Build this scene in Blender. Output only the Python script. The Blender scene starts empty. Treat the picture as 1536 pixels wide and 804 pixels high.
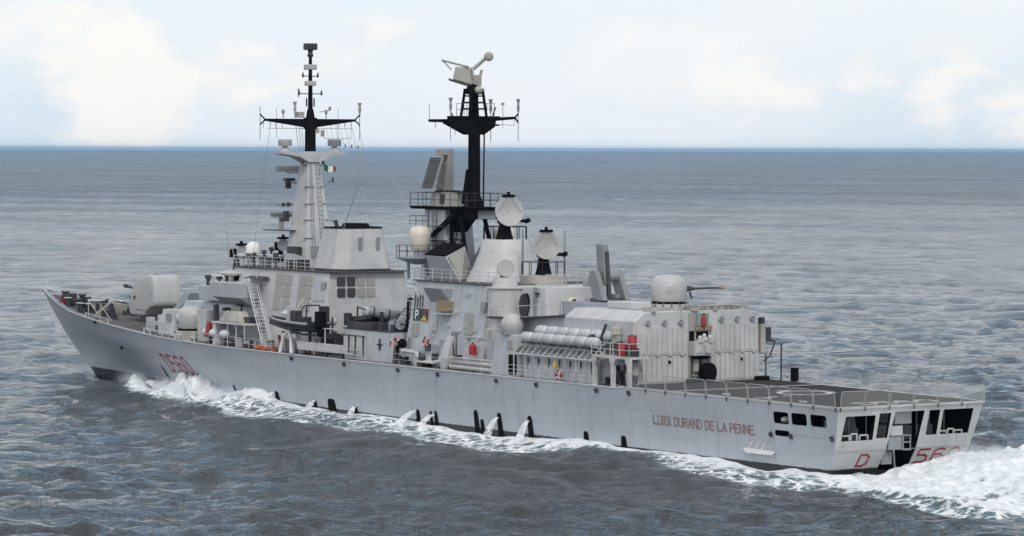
import bpy, bmesh, math, random
import numpy as np
from mathutils import Vector, Matrix, noise as mnoise
sc = bpy.context.scene
R = math.radians
# ---------------------------------------------------------------- camera
CAM = (266.8024, -158.5298, 23.7672)
YAW, PITCH, ROLL = -0.9989, -0.0346, 0.0026
cd = bpy.data.cameras.new('camera')
cam = bpy.data.objects.new('camera', cd)
sc.collection.objects.link(cam)
cd.sensor_width = 36.0
cd.lens = 5152.19 / 1536 * 36.0
cd.clip_start = 1.0
cd.clip_end = 200000.0
fwd = Vector((math.sin(YAW) * math.cos(PITCH), math.cos(YAW) * math.cos(PITCH), math.sin(PITCH)))
rgt = Vector((math.cos(YAW), -math.sin(YAW), 0))
up = rgt.cross(fwd)
r2 = rgt * math.cos(ROLL) + up * math.sin(ROLL)
u2 = up * math.cos(ROLL) - rgt * math.sin(ROLL)
M = Matrix((r2, u2, -fwd)).transposed().to_4x4()
M.translation = Vector(CAM)
cam.matrix_world = M
sc.camera = cam
sc.view_settings.view_transform = 'Standard'
sc.view_settings.look = 'None'
sc.view_settings.gamma = 1.0
sc.view_settings.use_curve_mapping = False
sc.view_settings.exposure = 0.0
sc.cycles.volume_bounces = 3
sc.cycles.max_bounces = 8
sc.cycles.use_denoising = True
# ---------------------------------------------------------------- sky and sun
SUN = Vector((0.60, -0.26, 0.76)).normalized()
SUN_EL = math.asin(SUN.z)
SUN_AZ = math.atan2(SUN.x, SUN.y)
w = bpy.data.worlds.new('World')
sc.world = w
w.use_nodes = True
nt = w.node_tree
nt.nodes.clear()
def nd(tree, typ, **kw):
    n = tree.nodes.new(typ)
    for k, v in kw.items():
        setattr(n, k, v)
    return n
def lk(tree, a, b):
    tree.links.new(a, b)
def math_n(tree, op, a, b=None, c=None, clamp=False):
    n = nd(tree, 'ShaderNodeMath', operation=op, use_clamp=clamp)
    for i, v in enumerate((a, b, c)):
        if v is None:
            continue
        if isinstance(v, (int, float)):
            n.inputs[i].default_value = v
        else:
            lk(tree, v, n.inputs[i])
    return n.outputs[0]
def mixc(tree, fac, a, b):
    n = nd(tree, 'ShaderNodeMix', data_type='RGBA')
    for i, v in ((0, fac), (6, a), (7, b)):
        if isinstance(v, (int, float)):
            n.inputs[i].default_value = v
        elif isinstance(v, tuple):
            n.inputs[i].default_value = (*v, 1)
        else:
            lk(tree, v, n.inputs[i])
    return n.outputs[2]
def maprange(tree, v, a, b, c=0.0, d=1.0, smooth=True):
    n = nd(tree, 'ShaderNodeMapRange', interpolation_type='SMOOTHSTEP' if smooth else 'LINEAR')
    lk(tree, v, n.inputs[0])
    for i, x in enumerate((a, b, c, d)):
        n.inputs[i + 1].default_value = x
    return n.outputs[0]
def noise_n(tree, vec, scale, detail=4, rough=0.55, dim='3D'):
    n = nd(tree, 'ShaderNodeTexNoise', noise_dimensions=dim)
    lk(tree, vec, n.inputs['Vector'])
    n.inputs['Scale'].default_value = scale
    n.inputs['Detail'].default_value = detail
    n.inputs['Roughness'].default_value = rough
    return n.outputs[0]
def vscale(tree, vec, s):
    n = nd(tree, 'ShaderNodeVectorMath', operation='MULTIPLY')
    lk(tree, vec, n.inputs[0])
    n.inputs[1].default_value = s
    return n.outputs[0]
sky = nd(nt, 'ShaderNodeTexSky', sky_type='NISHITA')
sky.sun_disc = False
sky.sun_elevation = SUN_EL
sky.sun_rotation = SUN_AZ
sky.air_density = 1.0
sky.dust_density = 2.0
bg = nd(nt, 'ShaderNodeBackground')
bg.inputs[1].default_value = 0.1
outw = nd(nt, 'ShaderNodeOutputWorld')
tc = nd(nt, 'ShaderNodeTexCoord')
sep = nd(nt, 'ShaderNodeSeparateXYZ')
lk(nt, tc.outputs['Generated'], sep.inputs[0])
el = sep.outputs[2]
dirs = vscale(nt, tc.outputs['Generated'], (1, 1, 1.9))
# large soft bank structure, low cumulus near the horizon, and a broken grey layer higher up
n_bank = noise_n(nt, vscale(nt, tc.outputs['Generated'], (1, 1, 3.2)), 9, 3, 0.5)
n_cum = noise_n(nt, dirs, 21, 7, 0.56)
n_hi = noise_n(nt, vscale(nt, tc.outputs['Generated'], (1, 1, 1.0)), 3.2, 6, 0.6)
def sky_dir(px, py):
    d = fwd + r2 * ((px - 768) / 5152.19) + u2 * ((402 - py) / 5152.19)
    return d.normalized()
def sky_patch(px, py, r_in, r_out):
    n = nd(nt, 'ShaderNodeVectorMath', operation='DISTANCE')
    lk(nt, vscale(nt, tc.outputs['Generated'], (1, 1, 2.0)), n.inputs[0])
    d = sky_dir(px, py)
    n.inputs[1].default_value = (d.x, d.y, d.z * 2.0)
    return maprange(nt, n.outputs['Value'], r_out, r_in)
# the cumulus bank low in the west and two thinner banks; their edges are broken by the cloud noise
def bank(px, py, r_in, r_out, lo, hi):
    m = sky_patch(px, py, r_in, r_out)
    return maprange(nt, math_n(nt, 'ADD', n_cum, math_n(nt, 'MULTIPLY', m, 0.22)), lo, hi)
n_haze = noise_n(nt, vscale(nt, tc.outputs['Generated'], (1, 1, 4.0)), 7, 4, 0.5)
low_tint = mixc(nt, maprange(nt, n_haze, 0.38, 0.62), (9.0, 9.75, 10.4), (9.8, 10.1, 10.45))
low_tint = mixc(nt, sky_patch(1430, 190, .005, .085), low_tint, (7.9, 9.1, 10.0))
low_tint = mixc(nt, sky_patch(60, 190, .004, .075), low_tint, (7.7, 9.0, 10.1))
low_tint = mixc(nt, bank(150, 112, .004, .075, .55, .73), low_tint, (10.7, 10.55, 10.3))
low_tint = mixc(nt, bank(980, 80, .004, .06, .56, 1.0), low_tint, (10.5, 10.5, 10.45))
low_tint = mixc(nt, bank(1460, 60, .002, .03, .58, 1.0), low_tint, (10.4, 10.3, 10.1))
# higher up, out of view: grey-brown cloud with blue gaps shaped for the sea's reflections, bright bank added behind the viewer to light the port side
hi_up = mixc(nt, maprange(nt, n_hi, 0.40, 0.58), (8.2, 9.2, 9.9), (5.6, 5.2, 4.9))
hi_far = mixc(nt, maprange(nt, el, 0.25, 0.55), (4.9, 7.2, 9.6), hi_up)
hi_near = mixc(nt, maprange(nt, n_hi, 0.36, 0.62), (9.0, 9.6, 10.4), (12.5, 12.6, 12.8))
dotn = nd(nt, 'ShaderNodeVectorMath', operation='DOT_PRODUCT')
lk(nt, tc.outputs['Generated'], dotn.inputs[0])
dotn.inputs[1].default_value = (0.50, -0.86, 0.10)
hi_cloud = mixc(nt, maprange(nt, dotn.outputs['Value'], -0.35, 0.55), hi_far, hi_near)
cloud = mixc(nt, maprange(nt, el, 0.06, 0.22), low_tint, hi_cloud)
skyc = mixc(nt, 0.88, sky.outputs[0], cloud)
lk(nt, skyc, bg.inputs[0])
lk(nt, bg.outputs[0], outw.inputs[0])
sd = bpy.data.lights.new('sun', 'SUN')
sd.energy = 1.4
sd.angle = R(11)
sd.color = (1.0, 0.96, 0.9)
so = bpy.data.objects.new('sun', sd)
so.rotation_euler = SUN.to_track_quat('Z', 'Y').to_euler()
so.location = (0, 0, 120)
sc.collection.objects.link(so)

# ---------------------------------------------------------------- materials
MATS = {}
def mat(name, col, rough=0.55, metal=0.0, var=0.12, streak=0.0, scale=0.6, bump=0.0):
    m = bpy.data.materials.new(name)
    m.use_nodes = True
    t = m.node_tree
    b = t.nodes['Principled BSDF']
    b.inputs['Roughness'].default_value = rough
    b.inputs['Metallic'].default_value = metal
    g = nd(t, 'ShaderNodeNewGeometry')
    pos = g.outputs['Position']
    n1 = noise_n(t, pos, scale, 5, 0.6)
    lo = tuple(c * (1 - var) for c in col)
    hi = tuple(min(1, c * (1 + var)) for c in col)
    c = mixc(t, maprange(t, n1, 0.3, 0.7), lo, hi)
    if streak:
        n2 = noise_n(t, vscale(t, pos, (2.2, 2.2, 0.22)), 1.0, 6, 0.65)
        c = mixc(t, maprange(t, n2, 0.52, 0.78, 0, streak), c, tuple(x * y for x, y in zip(col, (0.62, 0.56, 0.48))))
        sq = nd(t, 'ShaderNodeSeparateXYZ'); lk(t, pos, sq.inputs[0])
        cb = nd(t, 'ShaderNodeCombineXYZ'); lk(t, math_n(t, 'ADD', sq.outputs[0], sq.outputs[1]), cb.inputs[0]); lk(t, sq.outputs[2], cb.inputs[1])
        bk = nd(t, 'ShaderNodeTexBrick'); lk(t, cb.outputs[0], bk.inputs['Vector'])
        for k_, v_ in (('Scale', 1.0), ('Brick Width', 2.6), ('Row Height', 1.25), ('Mortar Size', 0.016)): bk.inputs[k_].default_value = v_
        for k_, v_ in (('Color1', 1.0), ('Color2', .94), ('Mortar', .80)): bk.inputs[k_].default_value = (v_, v_, v_, 1)
        mb_ = nd(t, 'ShaderNodeMix', data_type='RGBA', blend_type='MULTIPLY'); mb_.inputs[0].default_value = .8
        lk(t, c, mb_.inputs[6]); lk(t, bk.outputs[0], mb_.inputs[7]); c = mb_.outputs[2]
        n3 = noise_n(t, vscale(t, pos, (3.5, 3.5, 0.5)), 0.7, 6, 0.7)
        c = mixc(t, maprange(t, n3, 0.66, 0.8, 0, streak * 0.6), c, (0.20, 0.11, 0.05))
    lk(t, c, b.inputs['Base Color'])
    if bump:
        bp = nd(t, 'ShaderNodeBump')
        bp.inputs['Strength'].default_value = 0.5
        bp.inputs['Distance'].default_value = bump
        lk(t, noise_n(t, pos, 0.9, 2, 0.5), bp.inputs['Height'])
        lk(t, bp.outputs[0], b.inputs['Normal'])
    MATS[name] = m
    return m
m_ship = mat('ship_grey_paint', (0.45, 0.475, 0.50), 0.5, var=0.09, streak=0.6, bump=0.05)
m_white = mat('pale_grey_paint', (0.50, 0.505, 0.50), 0.5, var=0.10, streak=0.65, bump=.04)
m_gun = mat('gunhouse_paint', (0.44, 0.445, 0.435), 0.45, var=0.06, streak=0.35)
m_mid = mat('mid_grey_paint', (0.27, 0.29, 0.31), 0.5, var=0.12, streak=0.3)
m_panel = mat('beige_grey_panel', (0.33, 0.325, 0.31), 0.6, var=0.08)
m_dkpanel = mat('dark_panel', (0.05, 0.05, 0.05), 0.4, var=0.1)
m_black = mat('sooty_black_and_shade', (0.006, 0.006, 0.0065), 0.75, var=0.3)
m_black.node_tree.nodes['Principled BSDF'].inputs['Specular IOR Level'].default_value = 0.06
m_netrail = mat('dull_net_rail', (0.36, 0.36, 0.35), 0.6)
m_dark = mat('dark_equipment', (0.035, 0.036, 0.038), 0.5, var=0.3)
m_deck = mat('deck_coating', (0.105, 0.10, 0.098), 0.8, var=0.22, scale=0.35)
m_fdeck = mat('flight_deck_coating', (0.027, 0.0265, 0.026), 0.8, var=0.22, scale=0.3)
for m_ in (m_deck, m_fdeck):
    m_.node_tree.nodes['Principled BSDF'].inputs['Specular IOR Level'].default_value = 0.12
m_mark = mat('deck_paint_white', (0.55, 0.54, 0.52), 0.7, var=0.25, scale=2.0)
m_rail = mat('rail_paint', (0.52, 0.53, 0.54), 0.5)
m_radome = mat('cream_radome', (0.66, 0.61, 0.51), 0.45, var=0.05, streak=0.15)
m_raft = mat('raft_canister', (0.50, 0.52, 0.54), 0.45, var=0.12, streak=.3)
m_red = mat('red_paint', (0.30, 0.018, 0.022), 0.5)
m_redlet = mat('red_lettering', (0.32, 0.025, 0.04), 0.6, var=0.15, scale=3)
m_arm = mat('launcher_grey', (0.22, 0.235, 0.24), 0.5, var=.1, streak=.4)
m_browlet = mat('faded_red_lettering', (0.27, 0.15, 0.13), 0.6, var=0.2, scale=3)
m_orange = mat('orange_paint', (0.65, 0.12, 0.02), 0.5)
m_yellow = mat('yellow_plastic', (0.62, 0.40, 0.03), 0.5)
m_brown = mat('tan_canvas', (0.27, 0.205, 0.13), 0.8, var=0.2, scale=3)
m_beige = mat('weathered_beige', (0.36, 0.345, 0.31), 0.7, var=0.2)
m_greenp = mat('dark_green_paint', (0.012, 0.07, 0.055), 0.5)
m_maroon = mat('maroon_paint', (0.20, 0.02, 0.05), 0.5)
m_navy = mat('navy_hull_paint', (0.012, 0.018, 0.03), 0.35)
m_fwhite = mat('white_paint', (0.78, 0.78, 0.76), 0.45, var=0.05)
m_fgreen = mat('flag_green', (0.015, 0.11, 0.045), 0.8)
m_fred = mat('flag_red', (0.22, 0.025, 0.03), 0.8)
m_grid = mat('array_face', (0.36, 0.36, 0.345), 0.5, var=0.1)
m_arr = mat('array_bar', (0.03, 0.03, 0.03), 0.5, var=0.1)
m_warm = mat('warm_grey_paint', (0.36, 0.355, 0.33), 0.5, var=0.06, streak=0.25)
m_skin = mat('skin', (0.45, 0.27, 0.19), 0.5)
m_overall = mat('navy_overall', (0.02, 0.025, 0.05), 0.8)
# net
m_net = bpy.data.materials.new('deck_edge_net')
m_net.use_nodes = True
t = m_net.node_tree
pb = t.nodes['Principled BSDF']
pb.inputs['Base Color'].default_value = (0.5, 0.5, 0.48, 1)
pb.inputs['Alpha'].default_value = 0.2
# hull: grey topsides over a black boot topping, rust runs, faint plate seams
m_hull = bpy.data.materials.new('hull_paint')
m_hull.use_nodes = True
t = m_hull.node_tree
b = t.nodes['Principled BSDF']
b.inputs['Roughness'].default_value = 0.42
g = nd(t, 'ShaderNodeNewGeometry')
pos = g.outputs['Position']
sp = nd(t, 'ShaderNodeSeparateXYZ')
lk(t, pos, sp.inputs[0])
hz = sp.outputs[2]
n1 = noise_n(t, vscale(t, pos, (0.25, 0.25, 0.8)), 0.5, 5, 0.6)
c = mixc(t, maprange(t, n1, 0.3, 0.7), (0.385, 0.415, 0.45), (0.435, 0.465, 0.495))
n2 = noise_n(t, vscale(t, pos, (1.6, 1.6, 0.12)), 1.0, 7, 0.68)
c = mixc(t, maprange(t, n2, 0.50, 0.8, 0, 0.7), c, (0.29, 0.29, 0.275))
n3 = noise_n(t, vscale(t, pos, (1.0, 1.0, 0.10)), 0.9, 7, 0.72)
rust = math_n(t, 'MULTIPLY', maprange(t, n3, 0.62, 0.76), maprange(t, hz, 3.2, 0.9, 0.2, 0.95))
c = mixc(t, rust, c, (0.26, 0.19, 0.10))
br = nd(t, 'ShaderNodeTexBrick')
comb = nd(t, 'ShaderNodeCombineXYZ')
lk(t, sp.outputs[0], comb.inputs[0]); lk(t, hz, comb.inputs[1])
lk(t, comb.outputs[0], br.inputs['Vector'])
br.inputs['Scale'].default_value = 1.0
br.inputs['Brick Width'].default_value = 6.0
br.inputs['Row Height'].default_value = 1.9
br.inputs['Mortar Size'].default_value = 0.02
br.inputs['Color1'].default_value = (1, 1, 1, 1)
br.inputs['Color2'].default_value = (0.955, 0.96, 0.965, 1)
br.inputs['Mortar'].default_value = (0.78, 0.78, 0.79, 1)
mm = nd(t, 'ShaderNodeMix', data_type='RGBA', blend_type='MULTIPLY')
mm.inputs[0].default_value = 0.8
lk(t, c, mm.inputs[6]); lk(t, br.outputs[0], mm.inputs[7])
edge = math_n(t, 'ADD', hz, math_n(t, 'MULTIPLY', math_n(t, 'SUBTRACT', noise_n(t, pos, 2.0, 3), 0.5), 0.14))
c = mixc(t, maprange(t, edge, 0.72, 0.80), (0.016, 0.017, 0.018), mm.outputs[2])
lk(t, c, b.inputs['Base Color'])
bp = nd(t, 'ShaderNodeBump')
bp.inputs['Strength'].default_value = 0.5
bp.inputs['Distance'].default_value = 0.09
lk(t, noise_n(t, vscale(t, pos, (0.5, 0.5, 0.7)), 1.2, 2, 0.5), bp.inputs['Height'])
lk(t, bp.outputs[0], b.inputs['Normal'])

# ---------------------------------------------------------------- mesh helpers
# ship frame: s = metres forward of the transom, y = metres to starboard, z = metres above the waterline
def W(s, y, z):
    return Vector((74.0 - s, y, z))
# clutter whose separate pieces each become a part of their own
PIECES = {'deck_locker', 'deck_clutter', 'deck_gear', 'roof_instrument', 'ammunition_locker', 'launcher_machinery', 'mooring_reel', 'capstan',
          'optical_director', 'pressure_vessel', 'wall_fitting', 'roof_gear', 'gallery_gear', 'gallery_column', 'rack_shackle', 'release_handle',
          'locker_door', 'deck_light', 'fairlead', 'mooring_winch', 'whip_antenna', 'mooring_bollard', 'gun_fitting', 'mast_sensor', 'mast_instrument',
          'roof_house', 'stay_post', 'bulwark_brace', 'vent_frame', 'vent_grille', 'tie_down_locker', 'tie_down_fitting', 'cell_cover', 'rod_antenna',
          'gallery_locker', 'hose_reel', 'side_pipe', 'bay_pipe', 'wall_crane', 'anchor_chain', 'direction_finder', 'door_actuator', 'door_hinge',
          'boat_cradle', 'ladder_bracket', 'mast_bracket', 'plate_seam', 'launcher_arm', 'signal_halyard', 'leg', 'tripod_leg', 'crosstree', 'mast_trunking', 'platform_support', 'roof_gear', 'array_strut', 'pedestal_trim', 'side_platform', 'trunnion_boss', 'cabin_window', 'boom_rack', 'arm_pivot', 'yoke', 'name_lettering'}
class MB:
    def __init__(self):
        self.v = []; self.f = []
    def add(self, vs, fs):
        o = len(self.v)
        self.v += [tuple(p) for p in vs]
        self.f += [tuple(i + o for i in f) for f in fs]
        return self
    def loft(self, A, za, B, zb):
        """A, B: lists of (s,y) with heights za, zb (numbers or lists)"""
        n = len(A)
        zA = za if isinstance(za, (list, tuple)) else [za] * n
        zB = zb if isinstance(zb, (list, tuple)) else [zb] * n
        vs = [(a[0], a[1], z) for a, z in zip(A, zA)] + [(a[0], a[1], z) for a, z in zip(B, zB)]
        fs = [(i, (i + 1) % n, n + (i + 1) % n, n + i) for i in range(n)] + [tuple(range(n)), tuple(range(n, 2 * n))]
        return self.add(vs, fs)
    def box(self, s, y, z, ls, ly, lz, yaw=0.0, pitch=0.0, roll=0.0):
        """centred on (s, y), standing on z"""
        m = Matrix.Rotation(yaw, 3, 'Z') @ Matrix.Rotation(pitch, 3, 'Y') @ Matrix.Rotation(roll, 3, 'X')
        vs = []
        for dz in (0, lz):
            for ds, dy in ((-1, -1), (1, -1), (1, 1), (-1, 1)):
                p = m @ Vector((ds * ls / 2, dy * ly / 2, dz))
                vs.append((s + p.x, y + p.y, z + p.z))
        return self.add(vs, [(0, 1, 2, 3), (4, 5, 6, 7), (0, 1, 5, 4), (1, 2, 6, 5), (2, 3, 7, 6), (3, 0, 4, 7)])
    def rect(self, s0, s1, y0, y1, z0, z1):
        return self.box((s0 + s1) / 2, (y0 + y1) / 2, z0, abs(s1 - s0), abs(y1 - y0), z1 - z0)
    def tube(self, p0, p1, r, r1=None, n=7):
        p0 = Vector(p0); p1 = Vector(p1)
        r1 = r if r1 is None else r1
        d = (p1 - p0)
        q = d.to_track_quat('Z', 'Y')
        vs = []
        for p, rr in ((p0, r), (p1, r1)):
            for k in range(n):
                a = 2 * math.pi * k / n
                vs.append(p + q @ Vector((rr * math.cos(a), rr * math.sin(a), 0)))
        return self.add(vs, [(k, (k + 1) % n, n + (k + 1) % n, n + k) for k in range(n)] + [tuple(range(n)), tuple(range(n, 2 * n))])
    def path(self, pts, r, n=6):
        for a, b in zip(pts[:-1], pts[1:]):
            self.tube(a, b, r, n=n)
        return self
    def lathe(self, c, prof, n=24, axis=(0, 0, 1), ey=1.0):
        """prof: (radius, height along axis)"""
        q = Vector(axis).to_track_quat('Z', 'Y')
        c = Vector(c); vs = []
        for r, h in prof:
            for k in range(n):
                a = 2 * math.pi * k / n
                vs.append(c + q @ Vector((r * math.cos(a), r * math.sin(a) * ey, h)))
        fs = []
        for j in range(len(prof) - 1):
            for k in range(n):
                fs.append((j * n + k, j * n + (k + 1) % n, (j + 1) * n + (k + 1) % n, (j + 1) * n + k))
        fs += [tuple(range(n)), tuple(range((len(prof) - 1) * n, len(prof) * n))]
        return self.add(vs, fs)
    def sphere(self, c, r, n=20, sz=1.0, z0=-1.0):
        pr = []
        for j in range(11):
            a = -math.pi / 2 + math.pi * j / 10
            if math.sin(a) >= z0 - 1e-6:
                pr.append((max(0.01, r * math.cos(a)), r * sz * math.sin(a)))
        return self.lathe(c, pr, n)
    def ext_y(self, prof, y0, y1, inset=0.0):
        """profile of (s,z) pushed from y0 to y1"""
        n = len(prof)
        vs = [(s, y0, z) for s, z in prof] + [(s, y1, z) for s, z in prof]
        return self.add(vs, [tuple(range(n)), tuple(range(n, 2 * n))] + [(i, (i + 1) % n, n + (i + 1) % n, n + i) for i in range(n)])
    def ext_s(self, prof, s0, s1):
        n = len(prof)
        vs = [(s0, y, z) for y, z in prof] + [(s1, y, z) for y, z in prof]
        return self.add(vs, [tuple(range(n)), tuple(range(n, 2 * n))] + [(i, (i + 1) % n, n + (i + 1) % n, n + i) for i in range(n)])
    def islands(self):
        par = list(range(len(self.v)))
        def find(i):
            while par[i] != i:
                par[i] = par[par[i]]; i = par[i]
            return i
        for f in self.f:
            for k in f[1:]: par[find(k)] = find(f[0])
        comp = {}
        for f in self.f: comp.setdefault(find(f[0]), []).append(f)
        boxes = []
        for fs in comp.values():
            ids = {i for f in fs for i in f}
            lo = [min(self.v[i][a] for i in ids) - .03 for a in range(3)]; hi = [max(self.v[i][a] for i in ids) + .03 for a in range(3)]
            boxes.append([lo, hi, list(fs)])
        merged = True
        while merged:
            merged = False
            out = []
            for b_ in boxes:
                for o in out:
                    if all(b_[0][a] <= o[1][a] and o[0][a] <= b_[1][a] for a in range(3)):
                        o[0] = [min(o[0][a], b_[0][a]) for a in range(3)]; o[1] = [max(o[1][a], b_[1][a]) for a in range(3)]
                        o[2] += b_[2]; merged = True
                        break
                else:
                    out.append(b_)
            boxes = out
        return [b_[2] for b_ in boxes]
    def build(self, name, material, parent=None, smooth=False, bevel=0.0, seg=1, sub=0, origin=None, raw=False):
        if parent is not None and origin is None and name in PIECES:
            first = None
            for fs in self.islands():
                m2 = MB(); mp = {}
                for f in fs:
                    for i in f:
                        if i not in mp: mp[i] = len(m2.v); m2.v.append(self.v[i])
                    m2.f.append(tuple(mp[i] for i in f))
                o_ = m2._build(name, material, parent, smooth, bevel, seg, sub, None, raw)
                first = first or o_
            return first
        return self._build(name, material, parent, smooth, bevel, seg, sub, origin, raw)
    def _build(self, name, material, parent, smooth, bevel, seg, sub, origin, raw):
        me = bpy.data.meshes.new(name)
        bm = bmesh.new()
        o = Vector((0, 0, 0)) if origin is None else W(*origin)
        vv = [bm.verts.new((Vector(p) if raw else W(*p)) - o) for p in self.v]
        for f in self.f:
            try:
                bm.faces.new([vv[i] for i in f])
            except ValueError:
                pass
        bmesh.ops.recalc_face_normals(bm, faces=bm.faces)
        if bevel:
            es = [e for e in bm.edges if len(e.link_faces) == 2 and e.calc_face_angle(0) > R(28)]
            bmesh.ops.bevel(bm, geom=es, offset=bevel, segments=seg, affect='EDGES', profile=0.5, clamp_overlap=True)
        bm.to_mesh(me); bm.free()
        if smooth:
            me.polygons.foreach_set('use_smooth', [True] * len(me.polygons))
            try:
                me.set_sharp_from_angle(angle=R(38))
            except Exception:
                pass
        ob = bpy.data.objects.new(name, me)
        me.materials.append(material)
        sc.collection.objects.link(ob)
        if sub:
            md = ob.modifiers.new('subdivision', 'SUBSURF'); md.levels = sub; md.render_levels = sub
        if parent is not None:
            ob.parent = parent
        if origin is not None:
            ob.location = o
        return ob
def tag(o, label=None, cat=None, group=None, kind=None):
    if label: o['label'] = label
    if cat: o['category'] = cat
    if group: o['group'] = group
    if kind: o['kind'] = kind
    return o
def empty(name, loc=(0, 0, 0)):
    o = bpy.data.objects.new(name, None)
    o.empty_display_size = 0.5
    o.location = loc
    sc.collection.objects.link(o)
    return o
def lerp(a, b, t):
    return a + (b - a) * t
def railing(pts, parent, h=1.0, step=1.6, wires=2, r=0.022, material=None, name='railing', post_r=None):
    mb = MB()
    pr = post_r or r * 1.3
    for a, b in zip(pts[:-1], pts[1:]):
        a = Vector(a); b = Vector(b)
        n = max(1, round((b - a).length / step))
        for k in range(n + 1):
            p = a.lerp(b, k / n)
            mb.tube(p, p + Vector((0, 0, h)), pr, n=5)
        for j in range(wires):
            dz = Vector((0, 0, h * (j + 1) / wires))
            mb.tube(a + dz, b + dz, r, n=5)
    return mb.build(name, material or m_rail, parent)
# ================================================================ THE WARSHIP
ship = empty('warship', (0, 0, 0))
tag(ship, 'long grey naval destroyer with two black topped masts and D560 in red on its bow', 'warship')
TOPX = [0, 92, 100, 106, 116, 124.6, 133, 137, 142.4, 147.6]
TOPZ = [5.25, 5.2, 5.3, 5.42, 5.82, 6.24, 6.70, 7.18, 7.88, 8.75]
WTX = [0, 10, 25, 45, 75, 90, 100, 110, 120, 130, 138, 144, 147.6]
WTY = [6.73, 7.05, 7.5, 7.95, 8.0, 7.75, 7.35, 6.7, 5.7, 4.2, 2.6, 1.1, 0.06]
WLX = [0, 10, 30, 60, 80, 95, 105, 115, 124, 131, 136, 147.6]
WLY = [5.9, 6.5, 7.15, 7.4, 7.1, 6.2, 5.2, 3.9, 2.6, 1.45, 0.8, 0.06]
ZB = -2.5
def zt(s): return float(np.interp(s, TOPX, TOPZ))
def wt(s): return float(np.interp(s, WTX, WTY))
def zk(s): return float(np.interp(s, [0, 85, 95, 108, 138, 147.6], [3.3, 3.3, 3.4, 3.75, 5.3, 6.3]))
def s_stem(z): return float(np.interp(z, [-2.5, 0.08, 1.67, 3.95, 7.0, 8.75], [131.5, 134.5, 137.5, 141.5, 145.6, 147.6]))
def s_tr(z): return (5.25 - z) * 0.31 + (max(0.0, 2.1 - z)) * 0.30
def hw_u(u, z, s):
    e_top = zt(s); k = zk(s)
    su = u * 147.6
    a = float(np.interp(su, WLX, WLY)); b_ = wt(su)
    bow = float(np.interp(s, [80, 100], [0, 1]))
    if z < 0:
        return a * (1 - (z / 2.5) ** 2 * 0.35)
    lin = z / e_top
    if z < k:
        fl = 0.84 * (z / k) ** 1.35
    else:
        fl = 0.84 + 0.16 * (z - k) / (e_top - k)
    e = lerp(lin ** 0.85, fl, bow)
    return lerp(a, b_, e)
def hull_y(s, z):
    u = (s - s_tr(z)) / (s_stem(z) - s_tr(z))
    return hw_u(min(1, max(0, u)), z, s)
def zdeck(s):
    return zt(s) - float(np.interp(s, [127, 131, 138, 147], [0.0, 0.06, 0.25, 0.45]))
NU = 150
us = [((i / NU) ** 0.9 if False else i / NU) for i in range(NU + 1)]
us = sorted(set([0, 0.003, 0.01] + [i / NU for i in range(1, NU)] + [0.985, 0.99, 0.996, 1.0]))
rows_low = [-2.5, -1.2, -0.4, 0.2, 0.8]
def z_row(j, s):
    if j < 5: return rows_low[j]
    k = zk(s)
    if j <= 10: return lerp(0.8, k, (j - 4) / 6)
    return lerp(k, zt(s), (j - 10) / 4)
NJ = 15
cols = []
for u in us:
    col = []
    for j in range(NJ):
        s = u * 147
        for it in range(8):
            z = z_row(j, s)
            s = s_tr(z) + u * (s_stem(z) - s_tr(z))
        z = z_row(j, s)
        col.append((s, hw_u(u, z, s), z))
    s, y, z = col[-1]
    yi = max(0.02, y - 0.14)
    col.append((s, yi, z))
    col.append((s, max(0.015, yi - 0.01), zdeck(s) - 0.03))
    cols.append(col)
hb = MB()
NC = NJ + 2
vs, fs = [], []
for col in cols:
    for (s, y, z) in col: vs.append((s, -y, z))
    for (s, y, z) in col: vs.append((s, y, z))
def vi(i, j, side): return i * 2 * NC + side * NC + j
n = len(cols)
for i in range(n - 1):
    for side in (0, 1):
        for j in range(NC - 1):
            fs.append((vi(i, j, side), vi(i + 1, j, side), vi(i + 1, j + 1, side), vi(i, j + 1, side)))
    fs.append((vi(i, 0, 0), vi(i, 0, 1), vi(i + 1, 0, 1), vi(i + 1, 0, 0)))
    fs.append((vi(i, NC - 1, 0), vi(i, NC - 1, 1), vi(i + 1, NC - 1, 1), vi(i + 1, NC - 1, 0)))
for i in (0, n - 1):
    for j in range(NC - 1):
        fs.append((vi(i, j, 0), vi(i, j, 1), vi(i, j + 1, 1), vi(i, j + 1, 0)))
hb.add(vs, fs)
hull = hb.build('hull', m_hull, ship)
# openings of the quarterdeck: cut through the plating into a hollow space
def cut(mb, name='cutter'):
    c_ = mb.build(name, m_dark)
    md = hull.modifiers.new('cut', 'BOOLEAN'); md.operation = 'DIFFERENCE'; md.solver = 'EXACT'; md.object = c_
    dg = bpy.context.evaluated_depsgraph_get(); dg.update()
    me = bpy.data.meshes.new_from_object(hull.evaluated_get(dg))
    hull.modifiers.clear()
    hull.data = me
    me_c = c_.data
    bpy.data.objects.remove(c_)
    bpy.data.meshes.remove(me_c)
cut(MB().loft([(1.1, -6.15), (17, -6.8), (17, 6.8), (1.1, 6.15)], 2.5, [(.36, -6.5), (17, -7.05), (17, 7.05), (.36, 6.5)], 5.0))
def tr_quad(y0a, y1a, za, y0b, y1b, zb):
    """opening in the raked transom: bottom edge y0a..y1a at za, top edge at zb"""
    sa, sb = s_tr(za), s_tr(zb)
    A = [(sa - 1.2, y0a), (sa + 1.6, y0a), (sa + 1.6, y1a), (sa - 1.2, y1a)]
    B = [(sb - 1.2, y0b), (sb + 1.6, y0b), (sb + 1.6, y1b), (sb - 1.2, y1b)]
    return MB().loft(A, za, B, zb)
cut(tr_quad(-5.95, -3.05, 2.9, -5.9, -3.2, 4.72))
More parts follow.
